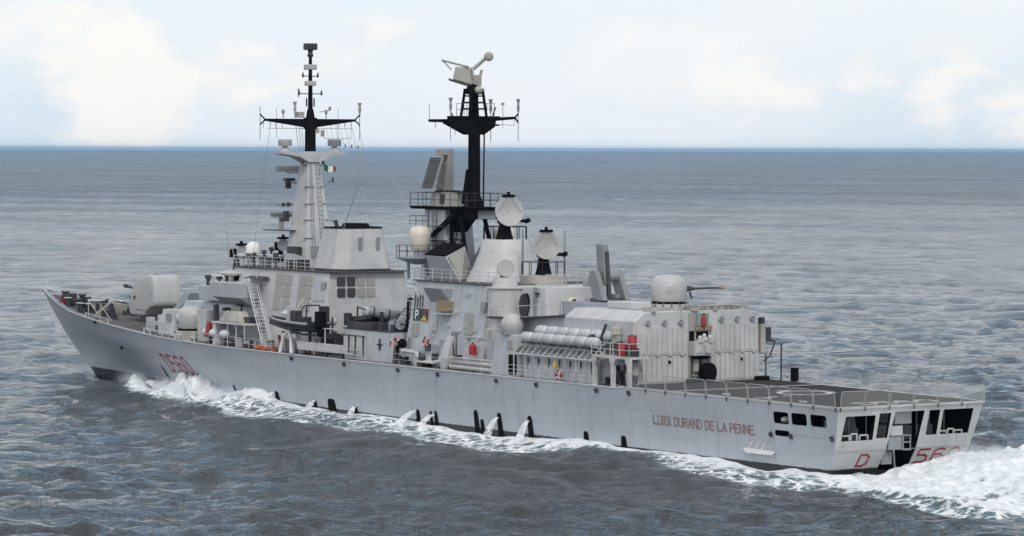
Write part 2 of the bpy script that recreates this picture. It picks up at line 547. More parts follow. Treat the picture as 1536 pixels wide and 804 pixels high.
cut(tr_quad(-2.75, -1.72, 3.0, -2.85, -1.8, 4.84))
cut(tr_quad(1.85, 2.85, 3.05, 1.75, 2.75, 4.9))
cut(tr_quad(3.2, 5.85, 3.05, 3.05, 5.9, 4.9))
cut(MB().loft([(-1.5, -1.7), (6.5, -1.7), (6.5, 1.1), (-1.5, 1.1)], 0.55, [(-1.5, -1.43), (6.5, -1.43), (6.5, 1.3), (-1.5, 1.3)], 4.9))
for s0, s1, z0, z1 in ((5.75, 7.45, 3.82, 4.68), (3.7, 5.4, 3.84, 4.7), (1.5, 3.25, 3.86, 4.72), (5.8, 7.45, 2.9, 3.32)):
    cut(MB().ext_y([(s0 + .12, z0), (s1 - .12, z0), (s1, z0 + .12), (s1, z1 - .12), (s1 - .12, z1), (s0 + .12, z1), (s0, z1 - .12), (s0, z0 + .12)], -7.6, -6.0))
me = hull.data
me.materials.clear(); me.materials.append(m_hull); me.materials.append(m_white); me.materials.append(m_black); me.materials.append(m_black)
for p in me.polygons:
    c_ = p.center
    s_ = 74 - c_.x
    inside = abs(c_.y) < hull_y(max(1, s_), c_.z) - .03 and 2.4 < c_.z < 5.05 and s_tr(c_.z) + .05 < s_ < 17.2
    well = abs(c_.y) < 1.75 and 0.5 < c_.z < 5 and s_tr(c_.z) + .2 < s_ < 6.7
    p.material_index = 2 if (inside or well) else 0  # hollow, its reveals and the well coloured black to stand in for shade
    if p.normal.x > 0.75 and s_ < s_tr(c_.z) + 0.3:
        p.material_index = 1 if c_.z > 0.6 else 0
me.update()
for p in me.polygons: p.use_smooth = True
me.set_sharp_from_angle(angle=R(24))
# lower transom plate (below the knuckle) darkens only through its steeper rake, boot topping under it
# ---- weather deck
def deck_strip(s0, s1, n_, dz, inset, name, material, parent=ship):
    mb = MB()
    L_, R_ = [], []
    for i in range(n_ + 1):
        s = lerp(s0, s1, i / n_)
        y = max(0.05, wt(s) - inset)
        L_.append((s, -y, zdeck(s) + dz)); R_.append((s, y, zdeck(s) + dz))
    k = len(L_)
    mb.add(L_ + R_, [(i, i + 1, k + i + 1, k + i) for i in range(k - 1)])
    return mb.build(name, material, parent)
deck_strip(26.4, 145.9, 120, 0.02, 0.42, 'weather_deck', m_deck)
# gunwale bar: pale edge strip along the deck
mb = MB()
pr = None
for i in range(0, 122):
    s = lerp(26.5, 147.2, i / 121)
    p = (s, -wt(s) - 0.02, zt(s) + 0.03)
    q = (s, wt(s) + 0.02, zt(s) + 0.03)
    if pr:
        mb.tube(pr[0], p, 0.06, n=5); mb.tube(pr[1], q, 0.06, n=5)
    pr = (p, q)
mb.build('gunwale_bar', m_rail, ship)
# ---- flight deck
fd = MB()
A = [(-0.12, -6.78), (26.6, -7.55), (26.6, 7.55), (-0.12, 6.78)]
fd.loft(A, 5.262, A, 5.42)
flight = fd.build('flight_deck', m_white, ship)
A2 = [(0.12, -6.52), (26.6, -7.28), (26.6, 7.28), (0.12, 6.52)]
MB().add([(s, y, 5.426) for s, y in A2], [(0, 1, 2, 3)]).build('deck_coating', m_fdeck, flight)
def stripe(p0, p1, wd, z=5.432, dash=0, gap=0, name='deck_marking'):
    mb = MB()
    a = Vector((p0[0], p0[1], 0)); b_ = Vector((p1[0], p1[1], 0))
    d = (b_ - a); L_ = d.length; d.normalize(); nn = Vector((-d.y, d.x, 0)) * wd / 2
    x = 0
    while x < L_ - 0.01:
        e = min(L_, x + (dash or L_))
        q0, q1 = a + d * x, a + d * e
        mb.add([(p.x, p.y, z) for p in (q0 + nn, q1 + nn, q1 - nn, q0 - nn)], [(0, 1, 2, 3)])
        x = e + gap
        if not dash: break
    return mb.build(name, m_mark, flight)
stripe((19.5, -7.1), (19.7, 7.0), 0.34)
stripe((19.6, 6.95), (3.6, 6.55), 0.28, 5.4345)
stripe((10.2, -6.7), (11.5, -1.0), 0.32, dash=1.15, gap=0.55, z=5.437)
stripe((12.0, 1.4), (12.0, 7.0), 0.32, dash=1.15, gap=0.55, z=5.437)
stripe((15.6, -0.35), (15.6, 0.75), 0.4)
mb = MB()
vs, fs = [], []
NN = 56
for k in range(NN):
    a = 2 * math.pi * k / NN
    for r in (1.75, 2.15):
        vs.append((12.9 + r * math.cos(a), 0.2 + r * math.sin(a), 5.4395))
for k in range(NN):
    q = (k + 1) % NN
    fs.append((2 * k, 2 * k + 1, 2 * q + 1, 2 * q))
mb.add(vs, fs).build('deck_marking', m_mark, flight)
# ---- stroke lettering
GLY = {  # strokes in a unit cell (x right, y up)
    'D': [[(0, 0), (0, 1), (.62, 1), (1, .78), (1, .22), (.62, 0), (0, 0)]],
    '5': [[(1, 1), (0, 1), (0, .56), (.66, .56), (1, .42), (1, .14), (.7, 0), (0, 0)]],
    '6': [[(1, .92), (.7, 1), (.3, 1), (0, .82), (0, .18), (.3, 0), (.7, 0), (1, .18), (1, .40), (.7, .56), (0, .56)]],
    '0': [[(.3, 0), (0, .2), (0, .8), (.3, 1), (.7, 1), (1, .8), (1, .2), (.7, 0), (.3, 0)]],
    'P': [[(0, 0), (0, 1), (.7, 1), (1, .85), (1, .6), (.7, .46), (0, .46)]],
    'L': [[(0, 1), (0, 0), (1, 0)]], 'U': [[(0, 1), (0, .18), (.25, 0), (.75, 0), (1, .18), (1, 1)]],
    'I': [[(.5, 0), (.5, 1)]], 'G': [[(1, .82), (.75, 1), (.25, 1), (0, .8), (0, .2), (.25, 0), (.75, 0), (1, .2), (1, .48), (.55, .48)]],
    'R': [[(0, 0), (0, 1), (.7, 1), (1, .86), (1, .62), (.7, .5), (0, .5)], [(.55, .5), (1, 0)]],
    'A': [[(0, 0), (.5, 1), (1, 0)], [(.2, .36), (.8, .36)]],
    'N': [[(0, 0), (0, 1), (1, 0), (1, 1)]], 'E': [[(1, 1), (0, 1), (0, 0), (1, 0)], [(0, .52), (.8, .52)]],
}
def letters(words, x0, y0, cw, ch, gap, th, slant=0.0, sub=6, serif=0.0):
    """returns strips of quads in (x, y); x grows to the reader's right"""
    quads = []
    x = x0
    for chx in words:
        if chx == ' ':
            x += cw * 0.75
            continue
        wd = cw * (0.25 if chx == 'I' else 1)
        for st in GLY[chx]:
            pts = [Vector((x + px * wd + slant * py * ch, y0 + py * ch)) for px, py in st]
            for a, b_ in zip(pts[:-1], pts[1:]):
                d = (b_ - a)
                if d.length < 1e-6: continue
                d.normalize(); nn = Vector((-d.y, d.x)) * th / 2
                ext = d * th / 2
                a2, b2 = a - ext, b_ + ext
                for k in range(sub):
                    p, q = a2.lerp(b2, k / sub), a2.lerp(b2, (k + 1) / sub)
                    quads.append((p - nn, q - nn, q + nn, p + nn))
            if serif:
                for px, py in {(px, py) for st_ in GLY[chx] for px, py in (st_[0], st_[-1])}:
                    cx = x + px * wd
                    yy = y0 + py * ch
                    quads.append((Vector((cx - serif, yy - th * .35)), Vector((cx + serif, yy - th * .35)), Vector((cx + serif, yy + th * .35)), Vector((cx - serif, yy + th * .35))))
        x += wd + gap
    return quads, x
def put_letters(quads, fn, name, material, parent):
    mb = MB()
    for k, q in enumerate(quads):
        mb.add([fn(p.x, p.y, 0.0006 * (k % 7)) for p in q], [(0, 1, 2, 3)])
    return mb.build(name, material, parent)
def side_fn(x, y, e):            # x = metres aft from s=0 reference measured as -s
    s = -x
    return (s, -(hull_y(s, y) + 0.02 + e), y)
# bow number
q, xe = letters('D560', -107.3, 2.0, 1.15, 1.6, 0.62, 0.23, slant=-0.4)
bow_no = put_letters(q, side_fn, 'hull_number', m_redlet, hull)
# ship's name
NAME = 'LUIGI DURAND DE LA PENNE'
q, xe = letters(NAME, 0, 0, 0.42, 0.64, 0.17, 0.10, sub=1, serif=0.1)
sx = 12.4 / xe
q = [tuple(Vector((p.x * sx - 22.15, p.y + 2.78)) for p in qq) for qq in q]
put_letters(q, side_fn, 'name_lettering', m_browlet, hull)
def tr_fn(x, y, e):
    s = s_tr(y)
    return (s - 0.02 - e, x, y)
q, xe = letters('D', -3.85, 0.95, 0.85, 0.85, 0.4, 0.15, slant=0.14)
put_letters(q, tr_fn, 'hull_number', m_redlet, hull)
for k_, ch_ in enumerate('560'):
    q, xe = letters(ch_, 1.55 + 1.45 * k_, 1.0, 0.95, 0.95, 0.5, 0.15, slant=0.14)
    put_letters(q, tr_fn, 'hull_number', m_redlet, hull)
def fd_fn(x, y, e): return (y, x, 5.433 + e)
q, xe = letters('D560', -3.3, 1.1, 1.25, 1.75, 0.62, 0.26, sub=1)
put_letters(q, fd_fn, 'deck_number', m_mark, flight)
# ---- fittings of the quarterdeck seen through the openings
mb = MB()
for y0, n_ in ((-5.3, 1), (-4.5, 0), (-3.6, 1), (3.7, 1), (4.5, 0), (5.2, 1)):
    wdt, hgt = (0.75, 0.34) if n_ else (0.55, 0.46)
    s = s_tr(3.0) + 0.35
    mb.path([(s, y0 - wdt / 2, 2.75), (s, y0 - wdt / 2, 2.9 + hgt), (s, y0 + wdt / 2, 2.9 + hgt), (s, y0 + wdt / 2, 2.75)], 0.07)
mb.build('fairlead', m_white, hull)
mb = MB()
for y in (-5.0, -3.9, -2.3, 2.4, 3.6, 5.0):
    mb.tube((2.4, y, 2.5), (2.4, y, 5.0), 0.05)
for y in (-4.6, -2.4, 2.6, 4.6):
    mb.rect(3.6, 4.6, y - .35, y + .35, 2.5, 3.5); mb.lathe((4.1, y, 3.5), [(.4, 0), (.2, .2), (.2, .6), (.35, .7)], 10)
for k in range(6):
    mb.box(3.0, -3.9 + k * .22, 3.4, .1, .12, 1.4, roll=.2)
mb.build('mooring_winch', m_mid, hull)
mb = MB()
mb.loft([(0.9, -1.2), (3.0, -1.2), (3.0, -.1), (0.9, -.1)], 3.1, [(0.9, -1.3), (3.0, -1.3), (3.0, -.1), (0.9, -.1)], 3.8)
mb.rect(1.2, 3.2, -.6, .95, 3.9, 4.85)
mb.build('sonar_hoist', m_white, hull)
mb = MB()
mb.rect(1.0, 1.25, -1.35, -.05, 2.05, 3.05)
mb.rect(1.3, 3.0, -1.45, -1.3, 1.0, 3.1)
for z in (2.0, 2.55, 3.05): mb.rect(.8, 1.5, -.1, .62, z, z + .07)
mb.rect(.85, .93, -.12, -.04, 2.0, 3.1); mb.rect(.85, .93, .55, .62, 2.0, 3.1)
mb.tube((.9, -.95, 2.0), (1.6, -.25, .5), .07)
mb.rect(1.4, 2.4, -1.6, -.7, 1.0, 1.9)
mb.build('sonar_frame', m_mid, hull)
# rescue bundle in the first side opening
MB().sphere((6.6, -6.35, 4.1), 0.42, 12, 0.62).build('canvas_bundle', m_warm, hull, smooth=True)
# transom panel seam, small fittings
mb = MB()
mb.add([(s_tr(2.1) - .012, -6.3, 2.07), (s_tr(2.1) - .012, 6.3, 2.07), (s_tr(2.13) - .012, 6.3, 2.12), (s_tr(2.13) - .012, -6.3, 2.12)], [(0, 1, 2, 3)])
for s0, s1, z in ((1.9, 3.3, 3.06), (3.6, 5.3, 3.08)):
    mb.add([(s0, -hull_y(s0, z) - .015, z - .03), (s1, -hull_y(s1, z) - .015, z - .03), (s1, -hull_y(s1, z) - .015, z + .03), (s0, -hull_y(s0, z) - .015, z + .03)], [(0, 1, 2, 3)])
mb.build('plate_seam', m_panel, hull)
for s, z in ((5.55, 2.95), (7.8, 2.95), (0.95, 3.1), (25.0, 4.95), (29.3, 4.9), (37.6, 4.85), (43.4, 4.85), (52.5, 4.85), (59.0, 4.85), (68.2, 4.85), (77.8, 4.85), (125.2, 6.0), (120, 3.6)):
    MB().box(s, -hull_y(s, z) - .08, z - .15, .22, .2, .34, roll=.4).build('mooring_chock', m_dark, hull)
# vertical strakes / dark discharge fairings low on the side, and the long handling float rail
for s, z1, kw in ((91.8, 1.6, .8), (82.3, 1.6, 1.1), (74.6, 1.3, .9), (71.5, 1.6, 2.0), (67.2, 1.3, .9), (56.4, 1.65, .9), (54.3, 1.65, .7), (53.5, 1.7, .8), (47.15, 2.2, 1.0), (46.3, 1.5, .8), (43.6, 2.2, 1.0), (39.1, 2.25, 1.05), (31.25, 1.55, 1.0), (26.2, 1.55, 1.0), (110.1, 2.45, .6)):
    z0 = .2
    pts = []
    for z, hwid in ((z0, .42 * kw), (lerp(z0, z1, .8), .33 * kw), (lerp(z0, z1, .94), .27 * kw), (z1, .15 * kw)):
        for sg in (-1, 1):
            pts.append((s + sg * hwid, -(hull_y(s + sg * hwid, z) + .03), z))
    MB().add(pts, [(0, 1, 3, 2), (2, 3, 5, 4), (4, 5, 7, 6)]).build('discharge_plate', m_black, hull)
mb = MB()
def hs(s, z, o): return (s, -hull_y(s, z) - o, z)
mb.add([hs(10.9, 1.75, .05), hs(7.7, 1.68, .05), hs(7.9, 1.4, .05), hs(10.6, 1.4, .05), hs(10.9, 1.75, .38), hs(7.3, 1.66, .3), hs(7.7, 1.42, .3), hs(10.5, 1.42, .38)],
       [(0, 1, 5, 4), (1, 2, 6, 5), (2, 3, 7, 6), (3, 0, 4, 7), (4, 5, 6, 7), (0, 1, 2, 3)])
for s in (10.4, 9.6, 8.9):
    mb.tube(hs(s, 1.72, .25), hs(s - .25, 2.25, .02), .03)
mb.build('side_fender_step', m_fwhite, hull)
# anchor on the far bow and stem fittings
mb = MB()
mb.box(143.9, 1.9, 5.2, 1.2, .7, .9, yaw=.4)
mb.box(144.2, 2.1, 5.0, .5, 1.5, .5, yaw=.4)
mb.tube((143.9, 1.2, 6.2), (143.9, 1.9, 5.6), .2)
mb.build('anchor', m_black, hull)
# bow chocks, bulwark braces
mb = MB()
for s in (146.2, 143.5):
    y = wt(s) - .1
    mb.tube((s, -y, zt(s)), (s, y, zt(s)), .07)
mb.build('bulwark_brace', m_rail, hull)
# ================================================================ FOREDECK
def P4(s0, s1, y0, y1): return [(s0, y0), (s1, y0), (s1, y1), (s0, y1)]
# breakwater
bwk = MB()
for sg in (-1, 1):
    bwk.add([(131.5, 0, 6.45), (125.2, sg * 4.6, 6.15), (125.2, sg * 4.6, 6.75), (131.0, 0, 7.75), (131.3, 0, 6.45), (125.0, sg * 4.6, 6.15), (125.0, sg * 4.6, 6.7), (130.8, 0, 7.7)],
            [(0, 1, 2, 3), (4, 5, 6, 7), (3, 2, 6, 7), (1, 2, 6, 5)])
bwk.build('breakwater', m_beige, ship)
mb = MB()
for s, y in ((139.5, -.9), (139.5, .9), (136.2, -1.2), (136.2, 1.1), (134.8, 0.0), (141.8, 0)):
    mb.lathe((s, y, zdeck(s)), [(.38, 0), (.3, .3), (.3, .75), (.45, .85), (.42, 1.0)], 12)
mb.build('capstan', m_dark, ship)
rnd = random.Random(31)
mb = MB()
for i in range(18):
    s = rnd.uniform(124, 142); y = rnd.uniform(-.75, .35) * max(.4, wt(s) - .8)
    mb.box(s, y, zdeck(s) + .02, rnd.uniform(.3, 1.1), rnd.uniform(.2, .6), rnd.uniform(.15, .6), yaw=rnd.uniform(0, 3))
mb.build('deck_clutter', m_dark, ship)
for s, y, h in ((138.0, -1.6, .75), (133.5, -2.3, .8), (132.8, -1.8, .8), (136.5, 2.0, .8), (133.4, 2.4, .9), (130.5, 2.8, .8)):
    a = MB().lathe((s, y, zdeck(s)), [(.22, 0), (.2, h), (.34, h), (.34, h + .12)], 10).lathe((s - .7, y - .1, zdeck(s)), [(.22, 0), (.2, h), (.34, h), (.34, h + .12)], 10)
    a.build('mooring_bollard', m_dark, ship)
    for sx in (s, s - .7):
        MB().lathe((sx, y - (.1 if sx < s else 0), zdeck(s) + h + .12), [(.36, 0), (.34, .07)], 10).build('bollard_cap', m_gun, ship)
mb = MB()
for s, y in ((137.6, -.5), (137.4, .5)):
    mb.path([(142.0, y * .6, zdeck(142) + .15), (s, y, zdeck(s) + .2), (132.5, y * 1.4, zdeck(132) + .2)], .11, 6)
mb.build('anchor_chain', m_black, ship)
mb = MB()
mb.lathe((134.6, .2, zdeck(134.6)), [(.5, 0), (.5, .9), (.95, .95), (.95, 1.12), (.3, 1.15)], 14)
mb.build('windlass', m_white, ship)
mb = MB(); mb.rect(130.6, 132.4, -1.0, 1.6, 6.5, 7.55); mb.rect(133, 134.2, 1.8, 2.6, 6.6, 7.2); mb.rect(128.5, 129.7, 1.2, 2.6, 6.3, 7.1)
mb.build('deck_locker', m_dark, ship)
tag(MB().rect(138.6, 139.1, -1.95, -1.5, zdeck(139), zdeck(139) + .62).build('hydrant_box', m_red, origin=(138.85, -1.72, zdeck(139))), 'small red box on the foredeck just inside the port bow', 'box')
mb = MB()
for s in (127.2, 123.3):
    mb.tube((s, -wt(s) + .25, zt(s)), (s - 1.3, -wt(s) + .7, zt(s)), .05); mb.tube((s, -wt(s) + .3, zt(s)), (s - .1, -wt(s) + .3, zt(s) + 1.7), .05); mb.tube((s - .1, -wt(s) + .3, zt(s) + 1.7), (s - 1.6, -wt(s) + .9, zt(s)), .05)
mb.build('stay_post', m_beige, ship)
rl = []
for i in range(14):
    s = lerp(131, 112, i / 13)
    rl.append((s, wt(s) - .15, zt(s)))
railing(rl, ship, 1.0, 1.6, 2, .03)
rl = [(s, -wt(s) + .12, zt(s)) for s in (127.5, 126, 124.5, 123, 121.5, 120)]
railing(rl, ship, .45, 1.5, 1, .04)
# clutter low along the starboard foredeck
mb = MB()
rnd = random.Random(4)
for i in range(16):
    s = lerp(143, 122, i / 15); y = wt(s) - .7 - rnd.random() * .6
    mb.box(s, y, zdeck(s), .5 + rnd.random() * .8, .4 + rnd.random() * .4, .35 + rnd.random() * .55, yaw=rnd.random())
mb.build('mooring_reel', m_dark, ship)

# ---------------------------------------------------------------- main gun (bow)
gz = 6.15
gun = MB().lathe((120.8, 0, gz - .3), [(1.6, 0), (1.6, .5), (1.4, .6), (1.4, 1.0)], 28).build('bow_gun', m_dark, ship, smooth=True)
prof = [(118.0, 7.75), (117.75, 8.1), (117.9, 10.1), (118.2, 10.75), (118.8, 10.98), (119.6, 10.9), (121.4, 10.5), (122.6, 9.95), (123.3, 9.1), (123.6, 7.0), (123.2, 6.75), (120.2, 6.75), (120.0, 7.05), (118.9, 7.65)]
gh = MB().ext_y(prof, -1.5, 1.5).build('gun_house', m_gun, gun, smooth=True, bevel=.34, seg=4)
mb = MB()
mb.tube((123.0, 0, 9.15), (124.6, .0, 9.3), .34, .26, 14)
mb.tube((124.6, .0, 9.3), (127.4, .0, 9.55), .17, .14, 12)
mb.tube((126.9, .0, 9.5), (127.5, .0, 9.56), .2, .2, 12)
mb.build('gun_barrel', m_dark, gun, smooth=True)
mb = MB()
for s, z, a, b_ in ((122.5, 8.3, .5, .8), (118.6, 9.0, .45, .9)):
    mb.box(s, -1.52, z, a, .05, b_)
mb.build('access_hatch', m_gun, gun)
mb = MB(); mb.lathe((122.2, -1.5, 8.6), [(.14, 0), (.14, .12)], 10, axis=(0, -1, 0)); mb.box(123.2, -1.5, 8.4, .1, .06, .25); mb.box(119.4, -.4, 10.9, .5, .5, .12)
mb.rect(119.4, 122, -1.54, -1.49, 7.32, 7.36)
mb.build('gun_fitting', m_dark, gun)

# ---------------------------------------------------------------- 76 mm guns
def medium_gun(s, y, z, ang, barrel, elev=0.06, base_h=.75, mat_=None, bl=3.9):
    g_ = MB().lathe((s, y, z), [(1.75, 0), (1.55, base_h)], 32).build('medium_gun', m_warm, ship, smooth=True)
    MB().lathe((s, y, z + base_h), [(1.35, 0), (1.35, .22)], 32).build('turret_ring', m_black, g_)
    zz = z + base_h + .2
    pr = [(1.48, 0), (1.56, .12), (1.56, 1.25), (1.47, 1.62), (1.25, 1.9), (.9, 2.06), (.45, 2.12), (.02, 2.13)]
    MB().lathe((s, y, zz), pr, 36, ey=.9).build('gun_dome', m_gun, g_, smooth=True)
    mb = MB()
    d = Vector((math.cos(ang), math.sin(ang), 0)); sd_ = Vector((-d.y, d.x, 0))
    c = Vector((s, y, zz + .95))
    for sg in (-1, 1):
        p = c + sd_ * 1.42 * sg
        ax = sd_ * sg
        mb.lathe(p, [(.46, -.3), (.46, .08), (.3, .14), (.3, .05), (.14, .05), (.14, .16)], 18, axis=ax)
    mb.build('trunnion_boss', m_gun, g_, smooth=True)
    if barrel:
        mb = MB()
        dd = (d * math.cos(elev) + Vector((0, 0, math.sin(elev))))
        mb.tube(c + dd * 1.3, c + dd * 2.0, .28, .16, 12)
        mb.tube(c + dd * 2.0, c + dd * (bl + .9), .10, .085, 10)
        mb.box(*(c + d * 1.9 + Vector((0, 0, -.75))), .12, .12, .6, pitch=.6)
        b_ = mb.build('gun_barrel', m_dark, g_, smooth=True)
        MB().tube(c + dd * (bl + .75), c + dd * (bl + 1.25), .13, .13, 10).build('muzzle_cover', m_brown, b_)
    return g_
medium_gun(103.4, -4.75, 5.4, R(20), True, bl=2.2)
medium_gun(103.4, 4.75, 5.4, R(-10), True, bl=2.2)

# ================================================================ FORWARD SUPERSTRUCTURE
bridge = MB().loft([(77.6, -4.95), (97.5, -4.75), (99.4, -3.6), (99.4, 3.6), (97.5, 4.75), (77.6, 4.95)], 5.15,
                   [(77.9, -3.95), (96.2, -3.95), (97.2, -3.0), (97.2, 3.0), (96.2, 3.95), (77.9, 3.95)], 12.5).build('bridge_superstructure', m_white, ship, bevel=.05)
# port wall is vertical sheet tone of ship grey: forward block in front of the bridge, two steps down to the gun
fb = MB().loft([(96.0, -4.6), (110.4, -3.9), (112.2, -2.8), (112.2, 2.8), (110.4, 3.9), (96.0, 4.6)], 5.3,
               [(96.0, -4.2), (107.0, -3.5), (108.3, -2.5), (108.3, 2.5), (107.0, 3.5), (96.0, 4.2)], 8.9).build('forward_deckhouse', m_ship, bridge, bevel=.04)
MB().loft([(95.0, -3.9), (104.2, -3.3), (104.2, 3.3), (95.0, 3.9)], 8.9, [(95.0, -3.6), (102.6, -3.0), (102.6, 3.0), (95.0, 3.6)], 10.2).build('missile_deckhouse', m_ship, bridge, bevel=.04)
# sloping plated apron behind the gun
MB().loft([(107.4, -3.2), (113.4, -2.6), (113.4, 2.6), (107.4, 3.2)], [8.9, 6.2, 6.2, 8.9], [(107.0, -3.1), (109.0, -2.7), (109.0, 2.7), (107.0, 3.1)], 9.6).build('sloping_apron', m_mid, bridge)
# box launcher on its pedestal
lau = MB().lathe((105.2, .2, 8.9), [(.8, 0), (.7, .9)], 18).build('box_launcher', m_white, ship)
mb = MB(); mb.box(105.3, .2, 9.55, 3.0, 2.6, 1.75, yaw=.06, pitch=-.06)
mb.build('launcher_cell_block', m_white, lau, bevel=.06)
mb = MB()
for k in range(4):
    mb.box(103.74, -.7 + .62 * k, 9.8, .06, .5, 1.25)
mb.build('cell_cover', m_mid, lau)
# bulwarked gallery ahead of the bridge windows, port and starboard
for sg in (-1, 1):
    mb = MB()
    mb.loft(P4(96.6, 102.4, sg * 3.2, sg * 4.5), 9.2, P4(96.6, 102.4, sg * 3.2, sg * 4.6), 10.55)
    mb.build('wing_bulwark', m_ship, bridge, bevel=.03)
    mb = MB()
    mb.loft(P4(90.6, 96.4, sg * 3.9, sg * 6.35), 9.75, P4(90.4, 96.6, sg * 3.9, sg * 6.45), 11.15)
    mb.build('bridge_wing', m_ship, bridge, bevel=.03)
    mb = MB()
    mb.loft(P4(90.8, 96.0, sg * 4.4, sg * 5.0), 9.0, P4(90.6, 96.4, sg * 4.0, sg * 6.2), 9.75)
    mb.build('wing_bracket', m_mid, bridge)
    mb = MB()
    mb.rect(96.9, 98.3, sg * 4.0, sg * 4.9, 10.55, 11.0); mb.lathe((96.7, sg * 4.3, 10.8), [(.3, 0), (.3, .7), (.45, .8), (.3, 1.1)], 10)
    mb.lathe((99.3, sg * 3.9, 10.55), [(.16, 0), (.12, .9)], 8); mb.rect(99.0, 99.6, sg * 3.7, sg * 4.1, 11.2, 11.5)
    mb.lathe((101.6, sg * 3.9, 10.55), [(.2, 0), (.2, .6), (.36, .7), (.3, 1.0)], 8)
    mb.build('optical_director', m_dark, bridge)
    MB().lathe((95.6, sg * 4.6, 11.4), [(.25, -.5), (.25, .2), (1.0, .4), (1.05, .55), (.7, .75), (.05, .85)], 20).build('wing_canopy', m_white, bridge, smooth=True)
    MB().rect(95.0, 97.0, sg * 4.02, sg * 4.1, 10.6, 11.9).build('bridge_window', m_black, bridge)
mb = MB()
mb.add([(98.0, -2.8, 10.3), (98.0, 2.8, 10.3), (97.55, 2.8, 11.6), (97.55, -2.8, 11.6)], [(0, 1, 2, 3)])
mb.build('bridge_window', m_black, bridge)
# panels on the port wall (4 columns x 3 rows), follow the wall's lean
def wall_y(s, z): return -lerp(4.93, 3.95, (z - 5.15) / 7.35) - .02
def wall_plate(mb, s0, s1, z0, z1, proud=.06):
    c = .12
    pts = [(s0 + c, z0), (s1 - c, z0), (s1, z0 + c), (s1, z1 - c), (s1 - c, z1), (s0 + c, z1), (s0, z1 - c), (s0, z0 + c)]
    n = len(pts)
    vs = [(s, wall_y(s, z) + .04, z) for s, z in pts] + [(s, wall_y(s, z) - proud, z) for s, z in pts]
    mb.add(vs, [tuple(range(n)), tuple(range(n, 2 * n))] + [(i, (i + 1) % n, n + (i + 1) % n, n + i) for i in range(n)])
for s0, s1 in ((87.7, 86.4), (86.15, 84.7), (83.3, 82.1), (81.95, 80.8)):
    for z0, z1 in ((11.15, 12.15), (10.0, 11.0), (8.85, 9.85)):
        m_ = MB(); wall_plate(m_, min(s0, s1), max(s0, s1), z0, z1); m_.build('wall_panel', m_panel, bridge)
for s0, s1, z0, z1, ma in ((78.3, 79.1, 10.9, 11.7, m_mid), (78.3, 80.4, 9.9, 11.9, m_ship)):
    m_ = MB(); wall_plate(m_, s0, s1, z0, z1, .09 if ma is m_mid else .05); m_.build('wall_panel', ma, bridge)
# aft face panels: four dark, four grey
for k, y in enumerate((-3.15, -2.1, -1.05, 0.0)):
    for j, (z0, z1) in enumerate(((11.25, 12.1), (10.25, 11.1))):
        z = (z0 + z1) / 2
        sA = lerp(77.6, 77.9, (z - 5.15) / 7.35) - .05
        pr = [(-.42, -.32), (-.32, -.42), (.32, -.42), (.42, -.32), (.42, .32), (.32, .42), (-.32, .42), (-.42, .32)]
        MB().ext_s([(y + a + .35, z + b_) for a, b_ in pr], sA - .04, sA + .1).build('exhaust_grille', m_dkpanel if k < 2 else m_panel, bridge)
# roof edge, rails
mb = MB().loft([(77.4, -4.1), (96.4, -4.1), (97.5, -3.1), (97.5, 3.1), (96.4, 4.1), (77.4, 4.1)], 12.5, [(77.4, -4.1), (96.4, -4.1), (97.5, -3.1), (97.5, 3.1), (96.4, 4.1), (77.4, 4.1)], 12.6)
mb.build('bridge_roof', m_deck, bridge)
railing([(80.9, -4.0, 12.6), (96.3, -4.0, 12.6), (97.4, -3.0, 12.6), (97.4, 3.0, 12.6), (96.3, 4.0, 12.6), (77.6, 4.0, 12.6)], bridge, 1.0, 1.5, 3, .022)
# little wind deflector on the wall
MB().loft(P4(88.9, 92.6, -4.0, -5.0), 11.55, P4(89.3, 92.2, -4.0, -4.4), 11.8).build('wall_awning', m_dark, bridge)
# lower walkway shed, vents and gear below the bridge wing
mb = MB()
mb.rect(88.8, 95.4, -6.9, -5.0, 7.3, 7.45); mb.rect(94.6, 95.2, -6.8, -4.9, 5.2, 7.3)
for s in (88.9, 90.5, 92.2): mb.tube((s, -6.8, 5.2), (s, -6.8, 7.3), .05)
mb.build('side_platform', m_rail, bridge)
MB().loft(P4(90.2, 94.6, -6.6, -5.2), 7.45, P4(91.0, 93.8, -6.2, -5.3), 8.5).build('canvas_cover', m_beige, bridge, bevel=.15, seg=2)
mb = MB()
mb.rect(95.6, 96.0, -6.3, -5.9, 6.2, 9.0); mb.rect(94.9, 95.5, -5.6, -5.0, 8.4, 8.7); mb.lathe((92.6, -5.1, 8.4), [(.1, 0), (.1, .5), (.5, .55), (.4, .7)], 10)
mb.rect(89.4, 90.8, -6.0, -5.0, 7.5, 8.0)
mb.build('deck_gear', m_dark, bridge)
rnd = random.Random(11)
mb = MB()
for i in range(26):
    s = lerp(112, 78, i / 25) + rnd.uniform(-.5, .5); y = -rnd.uniform(4.9, 6.6) if s < 98 else -rnd.uniform(4.2, 5.4)
    if 101.2 < s < 105.6: continue
    h = rnd.uniform(.5, 1.5)
    mb.box(s, y, zdeck(s), rnd.uniform(.4, 1.1), rnd.uniform(.4, .9), h, yaw=rnd.uniform(-.1, .1))
mb.build('deck_locker', m_ship, bridge)
mb = MB()
for i in range(22):
    s = lerp(111, 78, i / 21) + rnd.uniform(-.6, .6); y = -rnd.uniform(5.0, 6.8) if s < 98 else -rnd.uniform(4.4, 5.6)
    if 101.2 < s < 105.6: continue
    mb.box(s, y, zdeck(s), rnd.uniform(.2, .6), rnd.uniform(.2, .5), rnd.uniform(.3, 1.1), yaw=rnd.uniform(0, 1))
mb.build('deck_clutter', m_dark, bridge)
mb = MB()
for s, y in ((97.0, -6.4), (95.2, -6.6), (92.6, -6.9)):
    mb.sphere((s, y, 6.3), .55, 14, .8)
